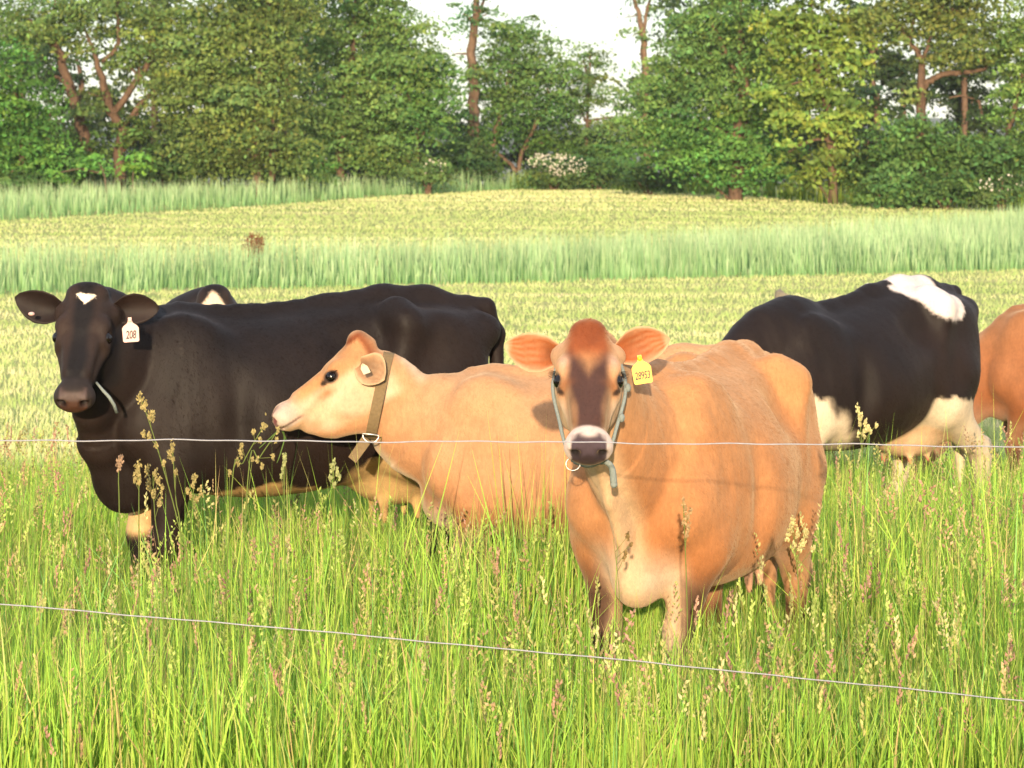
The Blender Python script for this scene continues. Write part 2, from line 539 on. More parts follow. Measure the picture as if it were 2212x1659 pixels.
def ear_grid(geo, root, E, N, length, hw, cin, cout, crim, cup=0.55, th=0.011, tipround=1.0):
    """a cupped, pointed ear with an inner and an outer face"""
    E = np.asarray(E, float); E /= np.linalg.norm(E)
    N = np.asarray(N, float); N = N - E * (N @ E); N /= np.linalg.norm(N)
    W = np.cross(N, E)
    nt_, ns = 15, 13
    t = np.linspace(0, 1, nt_); s = np.linspace(-1, 1, ns)
    wprof = hw * np.interp(t, [0, .12, .3, .5, .68, .82, .92, .97, 1], [.40, .62, .93, 1.0, .88, .64, .40, .25, .05])
    Ti, Si = np.meshgrid(t, s, indexing='ij')
    Wd = wprof[:, None]
    cupd = cup * Wd * (1 - Si ** 2) * np.interp(Ti, [0, .2, .7, 1], [1.3, 1.1, .7, .3])
    skew = 0.12 * hw * np.sin(Ti * math.pi)
    inner = (np.asarray(root)[None, None] + E * (Ti * length)[..., None] + W * (Si * Wd + skew)[..., None]
             - N * cupd[..., None] + N * (0.02 * np.sin(Ti * 2.6) * length * 3)[..., None])
    thick = th * (1 - Si ** 4 * 0.9) * np.interp(Ti, [0, .5, 1], [2.2, 1.0, .4])
    outer = inner - N * thick[..., None]
    rim = np.clip(sstep(.72, .98, np.abs(Si)) + sstep(.86, .99, Ti), 0, 1)
    P = inner.reshape(-1, 3)
    mott = (0.5 + 0.5 * nz(P, 45, 3)).reshape(Ti.shape)
    strk = (.5 + .5 * np.sin(Si * 17 + 3 * np.sin(Ti * 5))) * sstep(.15, .5, Ti) * .30
    cin = lerp(np.asarray(cin), np.asarray(crim), strk)
    ci = lerp(lerp(cin, cin * 0.30, mott * sstep(.95, .2, np.abs(Si)) * sstep(.8, .25, Ti)), crim, rim)
    co = np.broadcast_to(np.asarray(cout, float), ci.shape)
    base = geo.n
    V = np.concatenate([P, outer.reshape(-1, 3)])
    n = nt_ * ns
    Q = []
    for i in range(nt_ - 1):
        for j in range(ns - 1):
            a = i * ns + j
            Q.append((a, a + ns, a + ns + 1, a + 1))
            Q.append((n + a, n + a + 1, n + a + ns + 1, n + a + ns))
    for i in range(nt_ - 1):
        a, b = i * ns, (i + 1) * ns
        Q.append((a, n + a, n + b, b))
        a, b = i * ns + ns - 1, (i + 1) * ns + ns - 1
        Q.append((a, b, n + b, n + a))
    for j in range(ns - 1):
        a = (nt_ - 1) * ns + j
        Q.append((a, n + a, n + a + 1, a + 1))
    geo.add(V, Q, None, np.concatenate([ci.reshape(-1, 3), co.reshape(-1, 3)]))
    return W

class Cow:
    """cfg: O world base, rz heading, s size, head P (world), Fw (world muzzle direction), Uw (world forehead normal)"""
    def __init__(self, **c):
        self.c = c
        self.s = c["s"]; self.O = np.array(c["O"], float); self.rz = c["rz"]
        cs, sn = math.cos(self.rz), math.sin(self.rz)
        self.R = np.array([[cs, -sn, 0], [sn, cs, 0], [0, 0, 1]])
        F = self.R.T @ np.array(c["Fw"], float); F /= np.linalg.norm(F)
        U = self.R.T @ np.array(c["Uw"], float); U -= F * (U @ F); U /= np.linalg.norm(U)
        self.F, self.U, self.L = F, U, np.cross(U, F)
        self.hs = c.get("hs", .90)
        if "P" in c: self.P = self.loc(c["P"])
        else:        # placed by its eyes: side 0 = midway between them
            self.P = self.loc(c["eye"]) - self.hs * (F * .172 + self.L * .098 * c.get("eye_side", 0) - U * .022)
    def loc(self, w):
        return self.R.T @ (np.asarray(w, float) - self.O) / self.s
    def vec(self, w):
        return self.R.T @ np.asarray(w, float)
    def hp(self, f, l, u):
        return self.P + self.hs * (self.F * f + self.L * l + self.U * u)
    def hd(self, f, l, u):
        return self.hs * (self.F * f + self.L * l + self.U * u)
    def sculpt(self):
        c = self.c
        step, fs = c.get("step", 0.0145), c.get("fstep", 0.0062)
        hb = np.array([self.hp(f, l, u) for f in (-.12, .54) for l in (-.15, .15) for u in (-.26, .08)])
        lo, hi = hb.min(0) - .02, hb.max(0) + .02
        nk = np.array(c["neck"])[:, :3]
        mn = np.minimum(np.array([-.99, -.40, -.02]), np.minimum(lo, nk.min(0) - .3)) - .03
        mx = np.maximum(np.array([.76, .40, 1.33]), hi) + .03
        mn[2] = -.03
        S = Sculpt(*[axis_grid(mn[i], mx[i], step, lo[i], hi[i], fs) for i in range(3)])
        T = [list(r) for r in TORSO]
        for r in T:
            r[2] += c.get("belly", 0) * sstep(-.75, -.1, r[0]) * (1 - sstep(.45, .65, r[0]))
            r[3] *= c.get("fat", 1.0)
            r[1] += c.get("front_drop", 0) * sstep(-.5, .5, r[0])
        S.profile((0, 0, 0), np.eye(3), T, 0.05, mid=0.44, pw=2.25, up=1.95)
        fd = c.get("front_drop", 0)
        # spine, hip bones, pins, shoulders
        S.chain([(-.76, 0, 1.205), (-.6, 0, 1.232), (-.42, 0, 1.238), (-.2, 0, 1.205), (.1, 0, 1.178 + fd * .6), (.36, 0, 1.195 + fd), (.5, 0, 1.15 + fd)],
                [.03, .034, .036, .03, .03, .034, .04], 0.07)
        for x in np.arange(-.30, .5, .075):
            S.ell((x, 0, 1.222 + fd * float(sstep(-.5, .5, x)) + .004 * float(sstep(.0, .2, x)) - .018 * math.sin((x + .3) * 3.6) + .012), (.022, .02, .022), 0.05)
        for sd in (-1, 1):
            S.cone((-.415, sd * .17, 1.205), (-.425, sd * .232, 1.165), .05, .042, 0.07)
            S.ell((-.79, sd * .105, 1.125), (.055, .045, .05), 0.06)
            S.cone((-.43, sd * .215, 1.15), (-.76, sd * .12, 1.10), .05, .05, 0.09)
            S.ell((-.26, sd * .30, 1.10), (.12, .085, .10), 0.09, sub=True)             # hollow in front of the hip bone
            S.cone((-.44, sd * .235, 1.13), (-.38, sd * .235, .80), .035, .05, 0.07)      # flank ridge
            S.ell((-.59, sd * .165, .88), (.20, .10, .27), 0.08)                          # thigh
            S.ell((.40, sd * .155, .96 + fd), (.15, .080, .25), 0.13)                          # shoulder blade
            S.ell((.53, sd * .155, .80), (.105, .085, .115), 0.09)                        # point of shoulder
            S.cone((.31, sd * .165, 1.13 + fd), (.37, sd * .20, .80), .03, .055, 0.09)
            S.ell((.225, sd * .345, .80), (.03, .045, .20), 0.08, sub=True)               # crease behind the shoulder
            S.ell((.41, sd * .20, .70), (.10, .07, .12), 0.06)                            # upper arm
        # legs
        fl = c.get("front_legs", [(0, .15), (0, .15)])
        for sd, (dx, ly) in zip((1, -1), fl):
            y = sd * ly
            kz = .37
            S.cone((.43, sd * .165, .66), (.45 + dx * .6, y, kz + .03), .082, .050, 0.06)
            S.ell((.455 + dx * .62, y, kz), (.050, .047, .06), 0.03)
            S.cone((.452 + dx * .62, y, kz - .03), (.445 + dx, y, .14), .037, .033, 0.03)
            S.ell((.448 + dx, y, .125), (.044, .042, .042), 0.03)
            S.cone((.455 + dx, y, .11), (.485 + dx, y, .05), .036, .044, 0.02)
            S.cone((.485 + dx, y, .035), (.515 + dx, y, .02), .046, .040, 0.012, lat=(0, 0, 1), fl=.8)
        hl = c.get("hind_legs", [(0, .16), (0, .16)])
        for sd, (dx, ly) in zip((1, -1), hl):
            y = sd * ly
            S.cone((-.56, sd * .17, .82), (-.47, sd * .185, .70), .14, .115, 0.08)
            S.cone((-.50, sd * .18, .70), (-.70 + dx * .6, y, .475), .105, .058, 0.07)
            S.ell((-.725 + dx * .62, y, .46), (.058, .045, .065), 0.035)
            S.cone((-.765 + dx * .62, y, .50), (-.74 + dx * .62, y, .40), .026, .03, 0.03)
            S.cone((-.715 + dx * .64, y, .44), (-.70 + dx, y, .15), .044, .035, 0.03)
            S.ell((-.70 + dx, y, .13), (.046, .044, .044), 0.03)
            S.cone((-.695 + dx, y, .115), (-.665 + dx, y, .05), .038, .045, 0.02)
            S.cone((-.665 + dx, y, .035), (-.635 + dx, y, .02), .047, .040, 0.012, lat=(0, 0, 1), fl=.8)
        # udder and teats
        ud = c.get("udder", 1.0)
        S.ell((-.47, 0, .60), (.19 * ud, .145 * ud, .135 * ud), 0.05)
        for sd in (-1, 1):
            for x in (-.40, -.53):
                S.cone((x, sd * .075, .50), (x, sd * .08, .415 + .01 * (x < -.5)), .020, .014, 0.02)
        # tail
        tl = c.get("tail", [(-.76, 0, 1.215), (-.83, 0, 1.20), (-.875, 0, 1.10), (-.885, 0, .90), (-.875, 0, .62), (-.87, .01, .50), (-.865, .015, .30)])
        S.chain(tl, [.032, .034, .030, .024, .020, .036, .018], 0.03)
        # brisket and dewlap
        bk_ = c.get("brisket", 1.0)
        S.ell((.555 - .05 * (1 - bk_), 0, .60 + .09 * (1 - bk_)), (.13, .085, .115), 0.07)
        if bk_ > .6: S.ell((.56, 0, .535), (.07, .05, .055), 0.05)
        # neck
        ke = self.hp(-.005, 0, c.get("skull", -.105)); kp = np.array(c["neck"][-1][:3]); kd = kp - ke
        pre = ke + kd * .35 - self.F * .02
        nk = catmull(list(c["neck"]) + [(*pre, (.115 * self.hs / .9 + .018) * c.get('nr', 1), .72), (*ke, .108 * self.hs / .9 * c.get('nr', 1), .78)], 5)
        tang = np.gradient(nk[:, :3], axis=0)
        for i in range(len(nk) - 1):
            tg = tang[i] / np.linalg.norm(tang[i])
            lat = np.cross((0, 0, 1), tg)
            if np.linalg.norm(lat) < 0.3: lat = np.array([0, 1.0, 0])
            S.cone(nk[i, :3], nk[i + 1, :3], nk[i, 3], nk[i + 1, 3], 0.045, lat=lat, fl=float(nk[i, 4]))
        dl = c.get("dewlap")
        if dl: S.chain(dl[0], dl[1], 0.035, lat=(0, 1, 0), fl=dl[2] if len(dl) > 2 else .5)
        for a, b, ra, rb in c.get("jaw", []):
            S.cone(self.loc(a), self.loc(b), ra / self.s, rb / self.s, .04, lat=(0, 1, 0), fl=.62)
        # head
        hp = self.hp
        A = np.array([self.F, self.L, self.U])
        q_ = self.hs
        S.profile(self.P, A, np.array(HEAD) * q_, 0.03, mid=0.52, pw=2.0, up=2.5)
        he = lambda c_, r_, k_, sub=False: S.ell(hp(*c_), np.array(r_) * q_, k_, A, sub)
        hc = lambda a_, b_, ra, rb, k_: S.cone(hp(*a_), hp(*b_), ra * q_, rb * q_, k_)
        tf = c.get("tuft", (.046, .060, .045))
        tp = c.get("tuft_at", (-.030, 0, .028))
        he(tp, tf, .025)
        he((-.030, 0, .010), (.050, tf[1] * .95, .040), .03)
        he((.03, 0, .028), (.055, .055, .022), .04)
        he((.452, 0, -.072), (.050, .077, .056), .03)
        he((.425, 0, -.122), (.050, .045, .024), .02)
        he((.15, 0, -.175), (.13, .06, .060), .04)
        for sd in (-1, 1):
            he((.128, sd * .084, .006), (.036, .028, .024), .03)
            he((.172, sd * .088, -.034), (.052, .028, .042), .02)
            he((.13, sd * .060, -.14), (.11, .045, .090), .04)
            hc((.21, sd * .084, -.066), (.34, sd * .052, -.075), .018, .014, .03)
            hc((.22, sd * .050, -.010), (.36, sd * .036, -.020), .020, .018, .03)
            hc((.035, sd * .06, -.04), (.018, sd * (.100 - c.get('knob', 0)), -.042), .046, .032 - c.get('knob', 0) * .5, .04)
            he((.174, sd * .124, -.016), (.034, .026, .022), .010, True)
            he((.482, sd * .047, -.046), (.024, .022, .020), .015)
            he((.500, sd * .046, -.058), (.026, .019, .016), .008, True)
        S.cone(hp(.48, .05, -.106), hp(.48, -.05, -.106), .006, .006, 0.012, sub=True)
        V, Q = S.mesh(3)
        self.V, self.Q = V, Q
        return V
    def build(self, coat, mat):
        V = self.sculpt()
        D = V - self.P
        H = np.stack([D @ self.F, D @ self.L, D @ self.U], 1) / self.hs
        hm = sstep(-.10, -.02, H[:, 0]) * (1 - sstep(.115, .17, np.abs(H[:, 1]))) * sstep(-.27, -.22, H[:, 2]) * (1 - sstep(.07, .11, H[:, 2]))
        colr = coat(V, H, hm, self)
        Q = self.Q
        fn = np.cross(V[Q[:, 2]] - V[Q[:, 0]], V[Q[:, 3]] - V[Q[:, 1]])
        vn = np.stack([sum(np.bincount(Q[:, k], fn[:, a], len(V)) for k in range(4)) for a in range(3)], 1)
        vn /= np.linalg.norm(vn, axis=1)[:, None] + 1e-12
        body = 1 - sstep(-.14, -.04, H[:, 0]) * (np.linalg.norm(H - np.array([.2, 0, -.1]), axis=1) < .42)
        rel = .0045 * nz(V, 9, 71) + .0028 * nz(V * np.array([1.6, 1, .7]), 22, 72)
        fold = nz(V * np.array([2.4, 1.0, .35]), 13, 73) * sstep(.22, .45, V[:, 0]) * sstep(.62, .8, V[:, 2])
        V = V + vn * ((rel + .0055 * fold) * body + .0012 * nz(V, 40, 74) * (1 - body))[:, None]
        g_ = Geo()
        g_.add(V * self.s, self.Q, None, colr)
        nh = self.c.get("hair", 0)
        hair_me = None
        if nh:
            r = np.random.default_rng(nh)
            wv = self.vec(np.array([0, -1.0, .15]))
            qn = vn[Q].mean(1)
            ar = np.linalg.norm(fn, axis=1) * (qn @ wv > -.35)
            qi = r.choice(len(Q), nh, p=ar / ar.sum())
            a, b = r.random((2, nh, 1))
            def mixq(X):
                X = X[Q[qi]]
                return (X[:, 0] * (1 - a) + X[:, 1] * a) * (1 - b) + (X[:, 3] * (1 - a) + X[:, 2] * a) * b
            p, nn, cc = mixq(V), mixq(vn), mixq(colr)
            hh = mixq(H); on = (hh[:, 0] > .03) & (np.linalg.norm(hh - np.array([.2, 0, -.1]), axis=1) < .40)
            keep = ~(on & (hh[:, 0] > .41)) & (p[:, 2] > .08) & ~(on & (np.hypot(hh[:, 0] - .174, hh[:, 2] + .022) < .035))
            d0 = np.where(on[:, None], self.F * .8 - self.U * .3, np.array([-.55, 0, -.8])) + r.normal(size=(nh, 3)) * .22
            d0 = d0 + .35 * np.stack([nz(p, 6, 81), 0 * a[:, 0], nz(p, 6, 82)], 1)
            d0 = d0 - nn * (d0 * nn).sum(1)[:, None]; d0 /= np.linalg.norm(d0, axis=1)[:, None] + 1e-9
            ln = np.where(on, .009, .014) * (.6 + .8 * r.random(nh)); ln = np.where(hh[:, 0] < -.0, ln * 1.0, ln)
            sd_ = np.cross(nn, d0) * (.0011 * (.7 + .6 * r.random(nh)))[:, None]
            tip = p + d0 * ln[:, None] + nn * (ln * (.05 + .13 * r.random(nh)))[:, None]
            root_ = p - nn * .0012
            HV = np.stack([root_ - sd_, root_ + sd_, tip], 1)[keep] * self.s
            hc_ = np.repeat((cc * (.74 + .52 * r.random((nh, 1))))[keep], 3, 0)
            hair_me = arr_mesh("coat_hair", HV.reshape(-1, 3), None, np.arange(len(HV) * 3).reshape(-1, 3), hc_, False)
        root = empty(self.c["name"], tuple(self.O), self.rz)
        tag(root, self.c["label"], "cow", self.c.get("group"))
        self.root = root
        ge = self.c.get("ears", {})
        self.earW = {}
        for sd, e in ge.items():
            rt = self.hp(*e.get("root", (.014, sd * .092, -.042)))
            self.earW[sd] = ear_grid(g_, rt * self.s, self.vec(e["E"]), self.vec(e["N"]), e.get("len", .155) * self.s, e.get("hw", .058) * self.s,
                                     e["cin"], e["cout"], e["crim"], e.get("cup", .55))
        me = g_.mesh("cow_body", True)
        link("body", me, mat, root)
        if hair_me is not None:
            ho = link("coat_hair", hair_me, M_HAIR, root); ho["kind"] = "stuff"
        for sd in (-1, 1):
            ge_ = Geo(); ge_.ball(self.hp(.174, sd * .0945, -.024) * self.s, .0275 * self.hs * self.s, None, 20, 14)
            link("eye", ge_.mesh("eye"), M_EYE, root)
        if self.c.get("lashes"):
            for sd in (-1, 1):
                gl = Geo()
                for i in range(6):
                    t = (i / 5 - .5)
                    a = self.hp(.150 + t * .03, sd * (.117 - abs(t) * .012), -.012 + .004 * t)
                    gl.tube(np.array([a, a + self.hd(.004 + t * .008, sd * .016, .004), a + self.hd(.012 + t * .012, sd * .026, .008)]) * self.s,
                            np.array([.0014, .0010, .0004]) * self.s, 4, (.012, .008, .007))
                link("eyelashes", gl.mesh("eyelashes"), M_HAIR, root)
        return root
    def w2(self, p):                      # normalised local -> object local
        return np.asarray(p) * self.s

M_HAIR = tint_mat("coat_hair", 0.85, 0.0, 0.1)

def poly_plate(name, pts, th, mat, parent):
    """an extruded outline in its own x,y plane, front at +z"""
    n = len(pts)
    V = [(x, y, th / 2) for x, y in pts] + [(x, y, -th / 2) for x, y in pts]
    me = bpy.data.meshes.new(name)
    F = [tuple(range(n)), tuple(range(2 * n - 1, n - 1, -1))] + [(i, n + i, n + (i + 1) % n, (i + 1) % n) for i in range(n)]
    F = [f if k != 0 else f for k, f in enumerate(F)]
    me.from_pydata(V, [], F)
    me.update()
    return link(name, me, mat, parent)

def text_mesh(txt, size, squeeze=0.62, shear=0.18):
    cu = bpy.data.curves.new("digits", 'FONT')
    cu.body = txt; cu.size = size; cu.align_x = 'CENTER'; cu.align_y = 'CENTER'; cu.extrude = 0.0004; cu.shear = shear
    cu.space_character = 0.95; cu.offset = 0.0007
    o = bpy.data.objects.new("digits", cu)
    COL.objects.link(o)
    dg = bpy.context.evaluated_depsgraph_get(); dg.update()
    me = bpy.data.meshes.new_from_object(o.evaluated_get(dg))
    bpy.data.objects.remove(o); bpy.data.curves.remove(cu)
    for v in me.vertices: v.co.x *= squeeze
    return me

def frame_matrix(o, X, N):
    """4x4 with x along X, z along N"""
    X = Vector(X).normalized(); N = Vector(N); N = (N - X * N.dot(X)).normalized()
    Y = N.cross(X)
    m = Matrix.Identity(4)
    for i in range(3):
        m[i][0], m[i][1], m[i][2], m[i][3] = X[i], Y[i], N[i], o[i]
    return m

TAG_OUT = [(-.028, -.036), (-.024, -.040), (.024, -.040), (.028, -.036), (.029, .008), (.024, .016), (.010, .026), (.007, .034), (.006, .046), (-.006, .046), (-.007, .034), (-.010, .026), (-.024, .016), (-.029, .008)]

def ear_tag(cow, name, pos_l, X_w, N_w, mat, txt=None, size=1.0, squeeze=.62, tsize=.034, label=None, outline=None):
    pl = poly_plate(name, [(x * size, y * size) for x, y in (outline or TAG_OUT)], .0018, mat, cow.root)
    pl.matrix_local = frame_matrix(pos_l, cow.vec(X_w), cow.vec(N_w))
    if label: pl["label"] = label
    if txt:
        d = link("digits", text_mesh(txt, tsize * size, squeeze), M_INK, pl)
        d.location = (0, -.016 * size, .0016)
    gs = Geo(); gs.ball((0, .036 * size, .002), (.0075 * size, .0075 * size, .004), None, 10, 6)
    link("stud", gs.mesh("stud"), mat, pl)
    return pl

# ------------------------------------------------------------------ coats
FAWN, CREAM, RUST, DUSK = (.57, .280, .118), (.74, .52, .30), (.25, .060, .016), (.060, .026, .020)

def jersey(kind):
    def coat(V, H, hm, cow):
        n1, n2 = nz(V, 7, 1), nz(V, 22, 2)
        x, y, z = V.T
        base = lerp(FAWN, (.46, .175, .055), np.clip(.35 + .45 * n1 + .2 * n2, 0, 1) * .75)
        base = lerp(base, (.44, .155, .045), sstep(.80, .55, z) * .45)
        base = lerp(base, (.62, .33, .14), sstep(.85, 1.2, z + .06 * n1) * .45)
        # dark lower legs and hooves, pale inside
        leg = sstep(.46, .30, z)
        base = lerp(base, lerp((.10, .05, .03), (.50, .30, .15), sstep(0.13, 0.06, np.abs(y) + .03 * n2)), leg * .75)
        base = lerp(base, (.02, .016, .014), sstep(.075, .06, z))
        # pale chest, brisket and belly line
        pale = sstep(.76, .56, z + .04 * n1) * sstep(.36, .55, x) * sstep(.19, .10, np.abs(y))
        base = lerp(base, (.82, .62, .42), pale * (.95 if kind == 'front' else .5))
        base = lerp(base, (.66, .42, .22), sstep(.58, .50, z) * sstep(.35, .25, np.abs(y)) * (1 - leg) * .5)
        ud = sstep(.25, .12, np.linalg.norm((V - np.array([-.47, 0, .56])) * (1, 1, 1), axis=1))
        base = lerp(base, (.72, .42, .28), ud * (z < .62))
        outer = sstep(.105, .150, np.abs(y) + .015 * n2) * sstep(.66, .50, z + .03 * n1) * (x > .25) * (1 - sstep(.56, .60, x))
        base = lerp(base, (.055, .024, .014), outer * (.9 if kind == 'front' else .3))
        dirt = sstep(.35, .9, nz(V, 11, 6) + .4 * n2) * sstep(1.0, .6, z) * sstep(.2, -.3, x)
        base = lerp(base, (.20, .12, .065), dirt * .45)
        # pale throat under the neck
        thr = sstep(.085, .035, np.abs(y)) * sstep(.60, .70, x) * sstep(.02, -.06, H[:, 2] + .10) * (1 - hm)
        base = lerp(base, CREAM, thr * .85)
        if kind == "front":
            base = base * np.array([1.0, .94, .86])
        if kind == "side":
            base = base * np.array([1.04, 1.14, 1.25])
        if kind == "brown":
            base = base * np.array([.64, .52, .46])
        f, l, u = H.T
        al = np.abs(l)
        face = lerp((.60, .30, .12), CREAM, sstep(.03, .085, al + .02 * n2) * sstep(-.02, -.08, u))
        if kind == "front":
            face = lerp(face, (.62, .36, .18), sstep(.06, .10, al) * sstep(.16, .04, f))
            rust = sstep(.19, .07, f + .025 * n2) * sstep(.098, .060, al + .016 * n2)
            face = lerp(face, (.33, .080, .020), rust)
            dk = sstep(.075, .165, f + .022 * n2 + .012 * n1 + (al - .045) * 1.2) * sstep(.45, .40, f) * sstep(.090, .052, al + .010 * n2 + .022 * sstep(.20, .36, f)) * sstep(-.085, -.045, u)
            face = lerp(face, (.050, .021, .021), dk * .95)
            pale_e = np.exp(-(((f - .13) / .035) ** 2 + ((al - .088) / .018) ** 2))
            face = lerp(face, (.62, .40, .26), np.clip(pale_e, 0, 1) * .8)
            und = np.exp(-(((f - .215) / .022) ** 2 + ((al - .085) / .03) ** 2))
            face = lerp(face, (.30, .10, .03), np.clip(und, 0, 1) * .7)
            side = np.exp(-(((al - .062) / .018) ** 2)) * sstep(.24, .29, f) * sstep(.43, .38, f)
            face = lerp(face, (.10, .05, .03), np.clip(side, 0, 1) * .55)
        else:
            face = lerp(face, (.52, .24, .09), sstep(-.06, .0, u) * .7)
            face = lerp(face, (.50, .20, .07), np.clip(np.exp(-(((f - .235) / .05) ** 2 + ((u + .075) / .022) ** 2)), 0, 1) * .8)
        face = lerp(face, RUST, np.maximum(sstep(-.005, -.035, f + .012 * n2) * sstep(-.09, -.03, u), sstep(.050, .068, u + .01 * n2)))
        # eye rim
        er = np.sqrt(((f - .174) / 1.30) ** 2 + ((u + .022) / 1.0) ** 2)
        face = lerp(face, (.035, .02, .015), sstep(.034, .022, er) * sstep(.075, .09, al))
        inn = np.sqrt(((f - .215) / 1.6) ** 2 + ((u + .030)) ** 2)
        face = lerp(face, (.05, .025, .015), sstep(.016, .008, inn) * sstep(.06, .08, al))
        # muzzle: pale ring round a dark nose pad
        mz = sstep(.402, .418, f + .004 * n2 - (al * .10)) if kind == "front" else sstep(.33, .45, f + .02 * n2) * .8
        face = lerp(face, (.74, .58, .46) if kind == "front" else (.62, .48, .36), mz)
        pad = sstep(.442, .456, f + .05 * (u + .05)) * sstep(.064, .056, al) * sstep(-.106, -.098, u) * sstep(-.007, -.016, u + .55 * np.maximum(al - .036, 0))
        face = lerp(face, (.040, .022, .022) if kind == "front" else (.20, .09, .08), pad)
        if kind == "front":
            gl = pad * sstep(-.060, -.045, u + .02 * (al / .05))
            face = lerp(face, (.085, .055, .060), gl * .8)  # wet gloss painted as a paler upper part of the pad
        nos = np.exp(-(((al - .047) / .016) ** 2 + ((u + .060) / .014) ** 2)) * sstep(.46, .47, f)
        face = lerp(face, (.012, .008, .008) if kind == "front" else (.16, .03, .025), np.clip(nos * 1.6, 0, 1))
        mo = sstep(.007, .003, np.abs(u + .106)) * sstep(.36, .40, f)
        face = lerp(face, (.12, .05, .03), mo * .7)
        face = lerp(face, (.60, .36, .17), sstep(-.118, -.128, u) * sstep(.36, .40, f) * .8)
        if kind == "brown": face = face * np.array([.7, .5, .4])
        return np.clip(lerp(base, face, hm) * np.array([.72, .74, .86]), 0.003, .9)
    return coat

BLK, BRN = (.010, .0075, .0080), (.034, .0185, .0135)
def holstein(kind):
    def coat(V, H, hm, cow):
        n1, n2, n3 = nz(V, 6, 11), nz(V, 20, 12), nz(V, 60, 13)
        x, y, z = V.T
        base = lerp(BLK, BRN, np.clip(.55 + .5 * n1, 0, 1) * .8)
        base = lerp(base, BLK, sstep(.9, 1.2, z + .1 * n1) * .5)
        base = lerp(base, (.015, .012, .011), sstep(.075, .06, z))
        edge = .018 * n2 + .014 * n3
        W = (.78, .62, .44)
        WB = (.80, .70, .62)
        if kind == "left":
            bel = sstep(.572, .552, z + edge) * sstep(-.55, -.40, x) * sstep(.34, .26, x + edge)
            base = lerp(base, (.60, .38, .16), bel * (np.abs(y) < .3))
            fl = sstep(.70, .66, z + .45 * (x + .33) + edge) * sstep(-.20, -.25, x) * sstep(-.62, -.56, x) * (np.abs(y) < .24)
            base = lerp(base, (.62, .40, .18), fl)
            kn = sstep(.12, .08, np.abs(y + .15)) * sstep(.50, .46, z + edge) * sstep(.36, .40, z) * (x > .3)
            base = lerp(base, (.70, .45, .22), kn)
        if kind == "right":
            # white saddle patch over the loin, running down behind the hip bone
            px = x + .10 * (z - 1.2)
            wtop = sstep(-.28, -.30, px + edge * 1.6) * sstep(-.60, -.58, px + edge * 1.6 + .0)
            down = 1.085 + .62 * np.maximum(np.abs(x + .50) - .02, 0)
            a = wtop * sstep(down - .012, down + .012, z + edge * 1.2)
            a = a * (1 - sstep(.010, -.010, (x + .575) + edge) * sstep(1.225, 1.24, z + edge))
            base = lerp(base, (.86, .74, .70), a)
            under = sstep(.60, .585, z + edge * 1.6 - .18 * sstep(.05, .42, x)) * sstep(-.05, .05, x - .12 - (z - .5) * 1.2 + edge * 2)
            base = lerp(base, W, under)
            hindw = sstep(.74, .72, z + edge * 1.6 + .55 * np.maximum(-.56 - x, 0)) * sstep(-.30, -.34, x)
            base = lerp(base, lerp(W, (.34, .25, .17), np.clip(.25 + .6 * n2, 0, 1) * sstep(.62, .3, z) * .6 + .1), hindw)
            frontw = sstep(.50, .46, z + edge) * (x > .3)
            base = lerp(base, W, frontw)
            ud = sstep(.235, .20, np.linalg.norm((V - np.array([-.47, 0, .57])) / (1.05, 1, .95), axis=1)) * (z < .66)
            base = lerp(base, (.80, .52, .32), ud)
            te = sstep(.445, .435, z) * ud
            base = lerp(base, (.62, .24, .16), te)
            base = lerp(base, (.02, .016, .014), sstep(.075, .06, z))
        f, l, u = H.T
        al = np.abs(l)
        face = lerp((.012, .0095, .010), (.050, .030, .023), np.clip(.65 + .4 * n1, 0, 1) * sstep(.018, .062, al + .012 * n2) * sstep(-.10, -.05, u) * .8)
        if kind == "left":
            lc = l - .004
            tri = sstep(.0025, -.0025, (np.abs(lc) - (.040 - .85 * (f - .012)) * 1.0)) * sstep(.006, .010, f + .30 * np.maximum(.02 - np.abs(lc), 0) * -1 + .004 * n3)
            tri = tri * (f < .075) * (u > 0)
            face = lerp(face, (1.1, .92, .74), tri)
        if kind == "far":
            tri = sstep(.008, -.008, al - (.010 + .9 * (f + .015)) + edge * .5) * (f < .2) * (u > -.03)
            face = lerp(face, (.80, .60, .44), tri)
        pad = sstep(.442, .456, f + .05 * (u + .05)) * sstep(.060, .050, al) * sstep(-.130, -.118, u) * sstep(-.010, -.022, u)
        face = lerp(face, (.070, .030, .018), pad)
        face = lerp(face, (.11, .080, .075), pad * sstep(-.052, -.036, u + .012 * sstep(.02, .05, al)) * .8)  # sheen on the upper nose pad, put into the colour
        nos = np.exp(-(((al - .042) / .015) ** 2 + ((u + .060) / .014) ** 2)) * sstep(.46, .47, f)
        face = lerp(face, (.010, .006, .006), np.clip(nos * 1.6, 0, 1))
        ring = sstep(.385, .42, f) * (1 - pad)
        face = lerp(face, (.034, .025, .022), ring * .7)
        return np.clip(lerp(base, face, hm) * .78, .003, .9)
    return coat

# ------------------------------------------------------------------ the cows
def rzh(deg):      # heading: 0 = facing left in the picture, 90 = facing the camera
    return math.radians(180 + deg)

